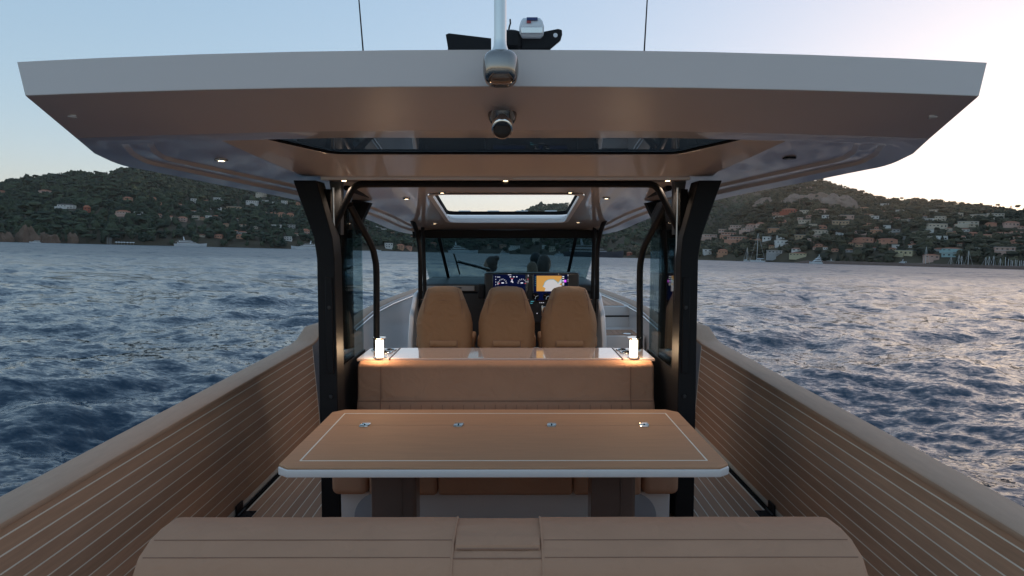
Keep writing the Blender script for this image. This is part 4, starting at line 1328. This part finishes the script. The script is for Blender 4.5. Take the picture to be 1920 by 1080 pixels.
# ================================================================== HOUSES
WALLC = {'white': (.68, .65, .62), 'cream': (.56, .47, .37), 'pink': (.56, .36, .29), 'salmon': (.50, .25, .17), 'orange': (.50, .26, .16), 'red': (.36, .10, .06), 'grey': (.38, .36, .35), 'tan': (.44, .31, .20), 'yellow': (.54, .46, .30), 'turquoise': (.36, .50, .50)}
ROOFC = {'tile': (.34, .13, .075), 'dark': (.07, .06, .055), 'flat': (.45, .42, .39)}
WM = {k: pbr('wall_' + k, c, .85, var=.1, scale=.3, spec=.2) for k, c in WALLC.items()}
RM = {k: pbr('roof_' + k, c, .8, var=.25, scale=.8, spec=.2) for k, c in ROOFC.items()}
WIN = pbr('window_dark', (.03, .032, .036), .2, var=.2)
SLAB = pbr('balcony_slab', (.58, .55, .52), .8, var=.1)
AV = {'l': [], 'f': [], 'r': []}
HH = {'l': left, 'f': far, 'r': right}
ORD = ['first', 'second', 'third', 'fourth', 'fifth', 'sixth', 'seventh', 'eighth', 'ninth', 'tenth', 'eleventh', 'twelfth', 'thirteenth', 'fourteenth', 'fifteenth', 'sixteenth', 'seventeenth', 'eighteenth', 'nineteenth', 'twentieth', 'twenty-first', 'twenty-second', 'twenty-third', 'twenty-fourth', 'twenty-fifth', 'twenty-sixth', 'twenty-seventh', 'twenty-eighth', 'twenty-ninth', 'thirtieth']
ORD += ['thirty-' + q for q in ORD[:9]] + ['fortieth'] + ['forty-' + q for q in ORD[:9]]
# column, row of the foot, width, height (pixels of the photograph), wall, roof
HL = [(4, 364, 10, 7, 'salmon', 'tile'), (23, 363, 15, 8, 'pink', 'tile'), (86, 364, 19, 8, 'pink', 'tile'), (125, 391, 29, 9, 'white', 'dark'), (163, 398, 11, 13, 'red', 'tile'), (240, 378, 14, 9, 'orange', 'tile'),
      (288, 378, 9, 8, 'orange', 'tile'), (298, 384, 9, 5, 'orange', 'tile'), (311, 380, 12, 6, 'pink', 'tile'), (231, 404, 23, 10, 'pink', 'tile'), (260, 404, 13, 6, 'white', 'flat'), (298, 407, 12, 6, 'pink', 'tile'),
      (319, 413, 13, 8, 'cream', 'tile'), (342, 415, 14, 9, 'pink', 'tile'), (367, 412, 12, 7, 'cream', 'flat'), (379, 413, 8, 6, 'tan', 'tile'), (391, 412, 11, 7, 'white', 'flat'), (404, 412, 11, 8, 'red', 'tile'),
      (365, 380, 13, 7, 'white', 'flat'), (386, 380, 9, 5, 'pink', 'tile'), (338, 387, 12, 5, 'pink', 'tile'), (410, 377, 18, 6, 'white', 'flat'), (473, 384, 21, 7, 'white', 'flat'), (497, 382, 12, 6, 'white', 'flat'),
      (513, 386, 11, 7, 'white', 'flat'), (533, 386, 11, 9, 'white', 'flat'), (558, 388, 9, 9, 'orange', 'tile'), (490, 369, 18, 7, 'cream', 'flat'), (438, 395, 24, 7, 'tan', 'flat'), (457, 398, 12, 5, 'pink', 'tile'),
      (405, 394, 18, 5, 'white', 'flat'), (512, 403, 10, 5, 'orange', 'tile'), (527, 408, 13, 10, 'orange', 'tile'), (544, 410, 13, 11, 'orange', 'tile'), (517, 428, 18, 6, 'white', 'flat'), (546, 428, 15, 6, 'grey', 'flat'),
      (540, 451, 14, 7, 'white', 'flat'), (450, 447, 12, 8, 'orange', 'tile'), (455, 440, 15, 6, 'grey', 'tile'), (410, 446, 13, 7, 'salmon', 'tile'), (573, 440, 13, 11, 'salmon', 'tile'),
      (710, 430, 10, 6, 'white', 'flat'), (720, 435, 9, 6, 'white', 'flat'), (735, 437, 11, 6, 'orange', 'tile'), (729, 465, 14, 9, 'white', 'flat'), (750, 467, 13, 9, 'orange', 'tile'), (766, 467, 11, 6, 'salmon', 'tile'),
      (812, 462, 13, 8, 'salmon', 'tile'), (770, 449, 12, 7, 'pink', 'tile'), (839, 452, 10, 5, 'grey', 'flat')]
HF = [(917, 466, 6, 8, 'cream', 'tile'), (943, 466, 12, 7, 'salmon', 'flat'), (965, 468, 17, 7, 'white', 'flat'), (979, 452, 10, 7, 'cream', 'flat'), (1005, 455, 12, 8, 'cream', 'flat'), (1020, 466, 8, 6, 'white', 'flat'), (1036, 471, 12, 7, 'cream', 'flat'), (1047, 462, 9, 5, 'grey', 'flat')]
HR = [(1172, 458, 16, 7, 'white', 'flat'), (1160, 456, 9, 5, 'pink', 'tile'), (1193, 459, 11, 10, 'cream', 'tile'), (1187, 447, 9, 5, 'pink', 'tile'), (1185, 470, 13, 8, 'salmon', 'tile'), (1180, 480, 9, 6, 'red', 'tile'),
      (1317, 453, 12, 7, 'pink', 'flat'), (1331, 449, 24, 9, 'pink', 'flat'), (1355, 440, 15, 10, 'pink', 'flat'), (1366, 445, 26, 9, 'salmon', 'flat'), (1379, 431, 20, 8, 'pink', 'flat'), (1381, 454, 33, 10, 'salmon', 'flat'),
      (1409, 427, 17, 8, 'pink', 'tile'), (1426, 427, 15, 10, 'pink', 'tile'), (1405, 435, 29, 7, 'pink', 'flat'), (1452, 434, 23, 6, 'orange', 'flat'), (1480, 400, 25, 9, 'red', 'tile'), (1508, 400, 15, 5, 'cream', 'flat'),
      (1541, 398, 23, 7, 'pink', 'tile'), (1469, 417, 18, 5, 'salmon', 'tile'), (1508, 418, 20, 5, 'cream', 'flat'), (1587, 410, 24, 6, 'pink', 'flat'), (1576, 421, 28, 6, 'tan', 'flat'), (1542, 429, 15, 7, 'salmon', 'tile'),
      (1502, 427, 14, 5, 'cream', 'tile'), (1538, 438, 25, 6, 'cream', 'flat'), (1578, 439, 18, 7, 'white', 'flat'), (1438, 451, 15, 7, 'white', 'flat'), (1464, 448, 15, 6, 'white', 'flat'), (1465, 459, 21, 8, 'white', 'flat'),
      (1409, 454, 7, 7, 'tan', 'tile'), (1421, 455, 11, 7, 'tan', 'tile'), (1500, 447, 19, 6, 'tan', 'flat'), (1520, 457, 11, 9, 'pink', 'flat'), (1530, 447, 13, 5, 'pink', 'flat'), (1452, 480, 25, 9, 'grey', 'flat'),
      (1493, 471, 16, 6, 'white', 'tile'), (1497, 480, 30, 6, 'yellow', 'tile'), (1355, 477, 17, 10, 'orange', 'tile'), (1326, 477, 14, 9, 'white', 'flat'), (1332, 462, 12, 5, 'red', 'tile'), (1360, 463, 9, 5, 'red', 'tile'),
      (1621, 393, 14, 5, 'tan', 'tile'), (1658, 387, 12, 5, 'white', 'flat'), (1626, 407, 20, 6, 'cream', 'tile'), (1641, 410, 12, 4, 'white', 'flat'), (1689, 400, 16, 6, 'white', 'flat'), (1723, 401, 18, 7, 'salmon', 'tile'),
      (1754, 401, 20, 7, 'cream', 'flat'), (1763, 414, 17, 8, 'cream', 'flat'), (1742, 416, 15, 6, 'white', 'flat'), (1693, 417, 16, 5, 'cream', 'flat'), (1612, 420, 17, 5, 'orange', 'tile'), (1626, 423, 15, 5, 'orange', 'tile'),
      (1663, 428, 12, 4, 'white', 'flat'), (1676, 435, 19, 6, 'grey', 'dark'), (1643, 439, 20, 8, 'orange', 'flat'), (1611, 440, 22, 8, 'pink', 'dark'), (1620, 453, 33, 8, 'salmon', 'tile'), (1663, 456, 33, 9, 'salmon', 'tile'),
      (1793, 407, 20, 7, 'cream', 'flat'), (1811, 402, 22, 6, 'pink', 'tile'), (1832, 409, 23, 6, 'cream', 'flat'), (1866, 409, 26, 8, 'cream', 'flat'), (1757, 428, 31, 8, 'cream', 'flat'), (1815, 425, 32, 9, 'cream', 'flat'),
      (1858, 424, 17, 7, 'salmon', 'tile'), (1896, 425, 23, 10, 'pink', 'tile'), (1765, 451, 20, 8, 'white', 'flat'), (1742, 449, 9, 5, 'cream', 'flat'), (1801, 451, 19, 9, 'white', 'tile'), (1825, 443, 16, 8, 'salmon', 'tile'),
      (1848, 447, 21, 8, 'tan', 'tile'), (1877, 442, 24, 7, 'pink', 'tile'), (1905, 441, 20, 8, 'pink', 'tile'), (1908, 458, 22, 9, 'salmon', 'tile'), (1696, 478, 30, 8, 'yellow', 'flat'), (1784, 472, 32, 8, 'turquoise', 'tile'),
      (1780, 481, 24, 5, 'turquoise', 'flat'), (1760, 471, 15, 5, 'grey', 'tile'), (1746, 485, 24, 8, 'pink', 'tile'), (1836, 471, 10, 4, 'white', 'flat'), (1883, 476, 32, 12, 'pink', 'flat')]
_gx = random.Random(12)
def crowd(lst, n, x0, x1, top, bot):
    """more of the small houses that dot the slope, kept clear of the ones already placed"""
    tries = 0; k = 0
    while k < n and tries < 4000:
        tries += 1
        x = _gx.uniform(x0, x1); y = _gx.uniform(top(x), bot)
        w = _gx.uniform(7, 14); h = _gx.uniform(3.5, 5.5)
        if all(abs(x - q[0]) > (w + q[2]) * .52 or abs(y - q[1]) > max(h, q[3]) * .9 for q in lst):
            lst.append((round(x, 1), round(y, 1), w, h, _gx.choice(('white', 'cream', 'pink', 'cream', 'salmon', 'tan', 'white', 'grey')), _gx.choice(('tile', 'flat', 'tile'))))
            k += 1
crowd(HR, 46, 1575, 1918, lambda x: 388 + (x - 1575) * .02, 476)
crowd(HR, 12, 1440, 1575, lambda x: 402, 474)
crowd(HL, 10, 330, 560, lambda x: 388, 446)
def house(hk, row, label, g):
    px, py, w, h, wall, roof = row
    hill = HH[hk]
    az, r, z = hill.hit(px, py)
    AV[hk].append((az, r, w / FPX * r))
    sc = r * math.cos(az) / FPX * 1.0
    W = w * sc; H = max(2.8, h * sc)
    D = min(W * .8, 11)
    loc = Vector((EX + r * math.sin(az), EYY + r * math.cos(az), z))
    o = root('house', label, 'house', loc, 'houses on the hillside')
    ORG[o.name] = Vector((0, 0, 0))
    o.rotation_euler = (0, 0, -az + g.uniform(-.3, .3))
    rh = 0 if roof == 'flat' else min(H * .28, 2.6)
    wh = H - rh
    m = MB().box(-W / 2, W / 2, -D * .3, D * .7, -4, wh)
    tall = w > 15 and h > 6
    if tall:        # a lower wing in front steps down the slope
        m.box(-W * .5 - W * .12, W * .05, -D * .3 - 3, -D * .3 + .2, -5, wh * .45)
    build(m, 'wall', WM[wall], o)
    if roof == 'flat':
        m = MB().box(-W / 2 - .3, W / 2 + .3, -D * .3 - .5, D * .7 + .3, wh, wh + .35)
    else:
        e = .5; x0, x1, y0, y1 = -W / 2 - e, W / 2 + e, -D * .3 - e, D * .7 + e
        ym = (y0 + y1) / 2; k = min((y1 - y0) / 2, W * .4) * .8
        m = MB().add([(x0, y0, wh), (x1, y0, wh), (x1, y1, wh), (x0, y1, wh), (x0 + k, ym, wh + rh), (x1 - k, ym, wh + rh)], [(3, 2, 1, 0), (0, 1, 5, 4), (2, 3, 4, 5), (1, 2, 5), (3, 0, 4)])
    build(m, 'roof', RM[roof], o)
    nst = max(1, int(round(wh / 3.0))); nw = max(2, min(7, int(W / 3.0)))
    for st in range(nst):
        zz = wh * (st + .28) / nst
        for k in range(nw):
            if g.random() < .12: continue
            xc = -W / 2 + W * (k + .5) / nw
            ww = W / nw * g.uniform(.16, .26)
            build(MB().box(xc - ww, xc + ww, -D * .3 - .12, -D * .3 + .1, zz, zz + wh / nst * g.uniform(.32, .45)), 'window', WIN, o)
        if st and wall in ('white', 'pink', 'cream', 'grey', 'salmon'):
            build(MB().box(-W / 2 * .95, W / 2 * .95, -D * .3 - 1.3, -D * .3 + .05, zz - .7, zz - .35), 'balcony', SLAB, o)
    return o
gh = random.Random(5)
def row_name(hk, py, px):
    if hk == 'l':
        return 'top row' if py < 372 else 'upper row' if py < 392 else 'middle row' if py < 418 else 'shore row'
    if hk == 'f': return 'far shore'
    return 'top row' if py < 404 else 'second row' if py < 418 else 'third row' if py < 432 else 'fourth row' if py < 446 else 'fifth row' if py < 464 else 'shore row'
HN = {'l': 'left hill', 'f': 'far shore', 'r': 'right hill'}
RTX = {'tile': 'tiled roof', 'dark': 'dark roof', 'flat': 'flat roof'}
for hk, lst in (('l', HL), ('f', HF), ('r', HR)):
    rows = {}
    for row in lst: rows.setdefault(row_name(hk, row[1], row[0]), []).append(row)
    for rn, rr in rows.items():
        rr.sort()
        for i, row in enumerate(rr):
            sz = 'small ' if row[2] < 11 else 'long ' if row[2] > 21 else ''
            where = 'behind the windscreen' if hk == 'f' else 'in the %s, %s' % (rn, HN[hk])
            house(hk, row, '%s%s house with %s, %s from left %s' % (sz, row[4], RTX[row[5]], ORD[i], where), gh)

# ---- the woods
wood(left, 'forest', 'dense dark green wood covering the left hill', 7500, FOL_L, -60, 900, ('round', 'round', 'pine', 'cone'), (6.5, 11), AV['l'], 71)
wood(far, 'forest', 'hazy wood on the far hill seen under the hardtop', 4200, FOL_F, 640, 1560, ('round', 'round', 'pine'), (8, 13), AV['f'], 72)
wood(right, 'forest', 'brownish wood between the houses of the right hill', 6800, FOL_R, 1155, 2010, ('round', 'round', 'pine', 'cone'), (4.5, 8), AV['r'], 73)

# ---- single trees standing out against the sky on the right ridge
TRUNK = pbr('bark', (.07, .05, .035), .9, var=.3)
LEAF1 = pbr('ridge_leaves', (.05, .05, .028), .9, var=.4, scale=.6, spec=.15)
gt = np.random.default_rng(4)
def ridge_tree(px, py, hpx, kind, label):
    az, el = azel(px, py)
    dk = float(np.interp(az, *right.bk)) - 6
    z = float(right.z(np.array(az), np.array(dk)))
    zt = EZ + dk * math.tan(el)
    hh = max(hpx / FPX * dk, zt - z)
    loc = (EX + dk * math.sin(az), EYY + dk * math.cos(az), z - .5)
    t = root('tree', label, 'tree', loc, 'trees along the right ridge'); ORG[t.name] = Vector((0, 0, 0))
    build(MB().tube([(0, 0, 0), (.1, 0, hh * .45), (.0, .1, hh * .85)], .3, 7, rr=[.35, .25, .1]), 'trunk', TRUNK, t)
    vs, fs, k = [], [], 0
    n = 34
    for i in range(n):
        a = gt.uniform(0, 6.28); q = gt.random() ** .5
        if kind == 'palm': c = (math.cos(a) * q * hh * .22, math.sin(a) * q * hh * .22, hh * gt.uniform(.8, 1.0)); s = hh * .09
        elif kind == 'cone':
            f = gt.random(); c = (math.cos(a) * q * hh * .34 * (1 - f), math.sin(a) * q * hh * .34 * (1 - f), hh * (.2 + .8 * f)); s = hh * .11 * (1.15 - f)
        elif kind == 'pine': c = (math.cos(a) * q * hh * .55, math.sin(a) * q * hh * .55, hh * (.86 + gt.uniform(-.12, .1))); s = hh * .12
        else: c = (math.cos(a) * q * hh * .42, math.sin(a) * q * hh * .42, hh * gt.uniform(.4, .95)); s = hh * .15
        v = IV * (1 + gt.uniform(-.35, .35, (12, 1))) * s * np.array((1, 1, .7)) + np.array(c)
        vs.append(v); fs.append(IF + k); k += 12
    me = np_mesh('crown', np.concatenate(vs), np.concatenate(fs), LEAF1, smooth=False)
    o = bpy.data.objects.new('crown', me); COL.objects.link(o); o.parent = t
for (px, py, h, kd, lb) in ((1896, 384, 12, 'cone', 'pointed conifer nearest the right edge on the right ridge'), (1909, 384, 12, 'palm', 'thin-stemmed tree beside the pointed conifer on the right ridge'), (1871, 385, 11, 'palm', 'lone thin-stemmed tree left of the pointed conifer on the right ridge'),
                            (1840, 383, 9, 'palm', 'slim tree standing above the middle of the right ridge'), (1717, 373, 9, 'pine', 'flat-topped pine at the dip of the right ridge'), (1724, 374, 8, 'pine', 'second flat-topped pine at the dip of the right ridge'),
                            (1750, 376, 10, 'round', 'round dark tree right of the flat-topped pines on the right ridge'), (1691, 371, 10, 'palm', 'slim lone tree left of the flat-topped pines on the right ridge'), (1676, 371, 9, 'round', 'round tree above the slope left of the slim lone tree, right ridge'),
                            (1785, 379, 9, 'pine', 'flat-topped pine above the middle of the right ridge'), (1803, 381, 9, 'round', 'bushy tree next to the middle pine of the right ridge'), (1855, 386, 8, 'round', 'bushy tree between the two slim trees of the right ridge')):
    ridge_tree(px, py, h, kd, lb)

# ---- rock faces
ROCK = pbr('warm_rock', (.26, .19, .155), .95, var=.45, scale=.12, detail=9, bump=.8, bscale=.5, spec=.15)
ROCKD = pbr('brown_rock', (.17, .115, .085), .95, var=.45, scale=.15, detail=9, spec=.15)
from mathutils import noise as mnoise
def rock(hk, px, py, wpx, hpx, label, mat, seed, depth=.34):
    az, r, z = HH[hk].hit(px, py)
    sc = r / FPX
    nu, nv = 72, 26
    loc = Vector((EX + r * math.sin(az), EYY + r * math.cos(az), z))
    Wd, Hd, Dd = wpx * .5 * sc, hpx * sc, wpx * depth * sc
    rings = []
    off = Vector((seed * 17.3, seed * 5.1, 0))
    for j in range(nv):
        th = (j / (nv - 1)) * math.pi * .5
        ring = []
        for i in range(nu):
            a = 2 * math.pi * i / nu
            ct = math.cos(th) ** .6
            q = Vector((math.cos(a) * ct, math.sin(a) * ct, math.sin(th) * .6))
            big = mnoise.noise(q * 1.6 + off) * .42
            cre = mnoise.ridged_multi_fractal(Vector((q.x * 4.5, q.y * 4.5, q.z * 1.5)) + off, 1.0, 2.1, 4, 1.0, 2.0) * .16 - .15
            fin = mnoise.noise(q * 14 + off) * .06
            d = 1 + big + cre + fin
            hz = 1 + .55 * mnoise.noise(Vector((q.x * 2.2, q.y * 2.2, seed))) + .18 * mnoise.noise(Vector((q.x * 8, q.y * 8, seed)))
            ring.append((math.cos(a) * ct * Wd * d, math.sin(a) * ct * Dd * d, -6 + 6 * math.sin(th) + Hd * math.sin(th) ** 1.1 * hz))
        rings.append(ring)
    o = build(MB().loft(rings), 'rock_outcrop', mat, None, smooth=24, loc=(0, 0, 0))
    o.location = loc; o.rotation_euler = (0, 0, -az)
    tag(o, label, 'rock', 'rock outcrops')
rock('r', 1500, 380, 64, 12, 'broad grey-brown rock face left on the summit of the right hill', ROCK, 1)
rock('r', 1566, 388, 60, 17, 'largest grey rock dome on the right shoulder of the summit', ROCK, 2)
rock('r', 1534, 376, 60, 11, 'rock face in the middle of the summit of the right hill', ROCK, 3)
rock('r', 1440, 380, 44, 8, 'low rock ledge at the left foot of the summit', ROCK, 4)
rock('r', 1510, 356, 44, 4, 'small rock cap at the very top of the right hill', ROCK, 5)
rock('l', 50, 451, 30, 17, 'tawny shore rock nearest the left edge behind the speedboat', ROCKD, 6)
rock('l', 88, 452, 40, 10, 'dark shore rock just right of the speedboat', ROCKD, 7)
rock('l', 134, 452, 22, 11, 'pale narrow shore rock right of the dark rock', ROCKD, 8)
rock('l', 4, 451, 26, 10, 'dark shore rock at the left edge of the picture', ROCKD, 9)
# ================================================================== BOATS ON THE WATER
BW = pbr('boat_white', (.68, .69, .71), .35, var=.05, coat=.3)
BN = pbr('boat_navy', (.045, .05, .065), .3, var=.1, coat=.3)
BG = pbr('boat_grey', (.30, .31, .34), .35, var=.06)
BGL = pbr('boat_glass', (.015, .018, .022), .08, var=.1)
BALU = pbr('mast_alloy', (.55, .55, .56), .4, var=.05, metal=.6)
def place(px, D, heading):
    az, _ = azel(px, 480)
    return az, Vector((EX + D * math.sin(az), EYY + D * math.cos(az), 0))
def hull_mb(L, B, H, sheer=.35):
    """hull along +x (bow), waterline z = 0"""
    st = [(-.5, .80, .92), (-.3, .96, .94), (0, 1, .98), (.25, .86, 1.06), (.40, .50, 1.16), (.485, .10, 1.28), (.505, .02, 1.3)]
    rings = []
    for (x, w, z) in st:
        b = B / 2 * w; zt = H * z
        rings.append([(x * L * (1 + .0), -b, zt), (x * L * .97, -b * .82, .0), (x * L * .95, 0, -.4 * H), (x * L * .97, b * .82, 0), (x * L, b, zt)])
    m = MB().loft(rings, False, True, closed=False)
    n = len(st)
    m.add(rings[0], [(4, 3, 2, 1, 0)])
    for i in range(n - 1):
        a, b = rings[i], rings[i + 1]
        m.add([a[0], a[4], b[4], b[0]], [(0, 1, 2, 3)])
    return m
def yacht(px, Lpx, D, label, decks=2, hullm=None, supm=None, face=1, name='motor_yacht', cat='yacht', arch=True, tilt=0.0):
    az, loc = place(px, D, 0)
    sc = D * math.cos(az) / FPX
    L = Lpx * sc
    t = root(name, label, cat, loc, 'boats on the bay'); ORG[t.name] = Vector((0, 0, 0))
    t.rotation_euler = (0, 0, -az + (0 if face > 0 else math.pi) + tilt)
    H = L * .085 + .3; B = L * .21
    build(hull_mb(L, B, H), 'hull', hullm or BW, t, smooth=35)
    supm = supm or BW
    z = H * .96; x0, x1 = -.40 * L, .24 * L
    for d in range(decks):
        hh = max(1.5, L * .052) if L > 14 else 1.1
        w = B * (.40 - .05 * d)
        rk = hh * .9
        m = MB().prism([(x0, z), (x1, z), (x1 - rk * 1.6, z + hh), (x0 + rk * .3, z + hh)], 'y', -w, w)
        build(m, 'deck_house', supm, t)
        build(MB().prism([(x0 + rk * .5, z + hh * .42), (x1 - rk * .62, z + hh * .42), (x1 - rk * 1.35, z + hh * .84), (x0 + rk * .6, z + hh * .84)], 'y', -w - .06, w + .06), 'window_band', BGL, t)
        build(MB().prism([(x0 - L * .05, z + hh), (x1 - rk * 1.2, z + hh), (x1 - rk * 1.5, z + hh + .22), (x0 - L * .05, z + hh + .22)], 'y', -w - .25, w + .25), 'deck_overhang', supm, t)
        z += hh + .22; x0 += L * .05; x1 -= L * .15
    if arch:
        xm = (x0 + x1) / 2
        h2 = L * .07 + .4
        m = MB().prism([(xm - .03 * L, z), (xm + .02 * L, z), (xm - .01 * L, z + h2), (xm - .04 * L, z + h2)], 'y', -B * .05, B * .05)
        build(m, 'radar_mast', supm, t)
        build(MB().lathe([(.1, 0), (L * .012 + .15, .1), (L * .012 + .15, L * .018 + .2), (.05, L * .028 + .3)], (xm - .025 * L, 0, z + h2), 10), 'radome', supm, t, smooth=40)
    return t
def sailboat(px, Lpx, mast_px, D, label, face=1, cat_hull=False, rot=.0, rig=True):
    az, loc = place(px, D, 0)
    sc = D * math.cos(az) / FPX
    L = Lpx * sc; M = mast_px * sc
    t = root('sailboat', label, 'sailboat', loc, 'sailing boats with bare masts'); ORG[t.name] = Vector((0, 0, 0))
    t.rotation_euler = (0, 0, -az + (0 if face > 0 else math.pi) + rot)
    H = L * .085 + .25; B = L * (.3 if not cat_hull else .2)
    build(hull_mb(L, B, H), 'hull', BW, t, smooth=35)
    build(MB().prism([(-.22 * L, H * .95), (.16 * L, H * .95), (.08 * L, H + L * .055), (-.2 * L, H + L * .06)], 'y', -B * .28, B * .28), 'cabin', BW, t)
    build(MB().prism([(-.14 * L, H + L * .015), (.10 * L, H + L * .015), (.07 * L, H + L * .042), (-.14 * L, H + L * .045)], 'y', -B * .28 - .04, B * .28 + .04), 'cabin_window', BGL, t)
    rm = max(.14, .0011 * D * .35)
    build(MB().tube([(.06 * L, 0, H * .9), (.05 * L, 0, M)], rm, 7, rr=[rm, rm * .75]), 'mast', BALU, t, smooth=50)
    if rig:
        build(MB().tube([(.05 * L, 0, H + L * .11), (-.38 * L, 0, H + L * .12)], rm * 1.3, 7), 'boom', BALU, t, smooth=50)
        build(MB().tube([(.49 * L, 0, H * 1.15), (.05 * L, 0, M * .96)], rm * .3, 5), 'forestay', BALU, t)
        build(MB().tube([(-.49 * L, 0, H), (.05 * L, 0, M * .99)], rm * .3, 5), 'backstay', BALU, t)
    return t
yacht(66, 18, 800, 'small white speedboat by the shore rocks at far left', 1, face=-1, name='speedboat', cat='speedboat', arch=False)
yacht(357, 56, 850, 'long low white yacht anchored off the left hill', 2, face=1)
yacht(572, 50, 900, 'white yacht partly hidden by the left black post', 2, face=-1)
yacht(707, 15, 900, 'small white boat seen between the helm frame tubes', 1, face=1, name='speedboat', cat='speedboat', arch=False)
yacht(868, 56, 1000, 'tall white superyacht seen through the left of the windscreen', 3, face=1)
yacht(946, 18, 1000, 'small white yacht in the middle of the windscreen', 2, face=1)
yacht(1052, 26, 850, 'white motorboat near the right end of the windscreen', 1, face=1)
yacht(1112, 112, 760, 'large dark grey yacht right of the windscreen', 2, BN, BG, face=1)
yacht(1530, 30, 560, 'white flybridge yacht moving off the right hill', 3, face=-1, tilt=.75)
yacht(1563, 26, 690, 'low white yacht just behind the start of the breakwater', 1, face=1)
yacht(1583, 18, 690, 'white boat between two yachts behind the breakwater', 1, face=-1)
yacht(1609, 26, 690, 'white flybridge yacht behind the breakwater, right of the smaller boat', 2, face=1)
yacht(1672, 16, 660, 'small white yacht leftmost of the cluster by the first marina mast', 1, face=-1, arch=False)
yacht(1688, 24, 660, 'tallest white yacht of the cluster by the first marina mast', 2, face=-1)
yacht(1703, 18, 660, 'white yacht between two others left of the first marina mast', 1, face=1)
yacht(1718, 16, 660, 'white boat rightmost of the cluster by the first marina mast', 1, face=-1, arch=False)
sailboat(1421, 27, 54, 640, 'white sailboat with a tall mast anchored off the right hill', face=-1, cat_hull=True)
sailboat(1400, 11, 26, 700, 'small sailboat left of the tall-masted one off the right hill', face=1)
marina = [(1737, 14, 37), (1783, 11, 20), (1799, 12, 24), (1803, 10, 22), (1817, 15, 32), (1848, 14, 21), (1856, 13, 22), (1863, 11, 24), (1877, 10, 19), (1885, 15, 22), (1892, 9, 19), (1896, 9, 17), (1900, 9, 16), (1904, 9, 18), (1908, 9, 17), (1912, 9, 16), (1916, 9, 17), (1919, 9, 16)]
for i, (px, l_, m_) in enumerate(marina):
    sailboat(px, l_, m_, 650 - (px - 1737) * .15, 'moored sailboat with bare mast, %s from left behind the breakwater' % ORD[i], face=1 if i % 2 else -1, rot=.5 if i > 8 else .1, rig=i < 9)

# ---- breakwater, quay, bits of the shore
STONE = pbr('breakwater_stone', (.16, .105, .085), .95, var=.4, scale=.5, detail=8, bump=.6, bscale=1.2)
gb = np.random.default_rng(8)
rings = []
for k in range(120):
    px = 1490 + k * 6.2
    az, _ = azel(px, 490)
    D = 640 - k * 1.0
    d = Vector((math.sin(az), math.cos(az), 0))
    c = Vector((EX, EYY, 0)) + d * D
    h = 2.4 * min(1, k / 4 + .15)
    j = lambda a: float(gb.uniform(-a, a))
    rings.append([c - d * (3.2 + j(.5)) + Vector((0, 0, -1.5)), c - d * (2.4 + j(.4)) + Vector((0, 0, h * .45 + j(.25))), c - d * (1.3 + j(.3)) + Vector((0, 0, h + j(.2))), c + d * 1.5 + Vector((0, 0, h + j(.15))), c + d * 3 + Vector((0, 0, -1.5))])
tag(build(MB().loft(rings), 'breakwater', STONE, None, smooth=20), 'low reddish stone breakwater along the right shore', 'breakwater')
POLE = pbr('pole_paint', (.45, .45, .44), .6, var=.1)
for i, px in enumerate((201, 204.5, 208)):
    az, _ = azel(px, 450)
    D = 905
    c = Vector((EX + D * math.sin(az), EYY + D * math.cos(az), 0))
    o = build(MB().tube([(0, 0, 0), (0, 0, 8)], .22, 6), 'flagpole', POLE, None); o.location = c
    tag(o, '%s of three pale poles on the left beach' % ('leftmost', 'middle', 'rightmost')[i], 'pole', 'poles on the beach')
AWN = pbr('awning_white', (.7, .7, .7), .7, var=.05)
for i, px in enumerate((218, 223, 228, 233, 239, 245, 250)):
    az, _ = azel(px, 452)
    D = 900
    c = Vector((EX + D * math.sin(az), EYY + D * math.cos(az), 0))
    t = root('beach_parasol', 'white beach parasol, %s from left of the row on the left shore' % ORD[i], 'parasol', c, 'parasols on the beach'); ORG[t.name] = Vector((0, 0, 0))
    build(MB().lathe([(1.7, 2.6), (1.2, 3.0), (.1, 3.4)], (0, 0, 0), 8), 'canopy', AWN, t)
    build(MB().tube([(0, 0, 0), (0, 0, 2.6)], .12, 6), 'pole', POLE, t)
# ---- evening haze over the bay
mh, n_, l_, out_ = nt('evening_haze')
pv = n_.new('ShaderNodeVolumePrincipled')
pv.inputs['Color'].default_value = (.90, .87, .86, 1)
pv.inputs['Density'].default_value = .00004
pv.inputs['Anisotropy'].default_value = .55
l_.new(pv.outputs[0], out_.inputs['Volume'])
hz = build(MB().box(-3600, 3600, -400, 4200, -60, 330), 'haze', mh)
hz['kind'] = 'stuff'
tag(hz, 'thin evening haze over the bay and hills', 'haze')
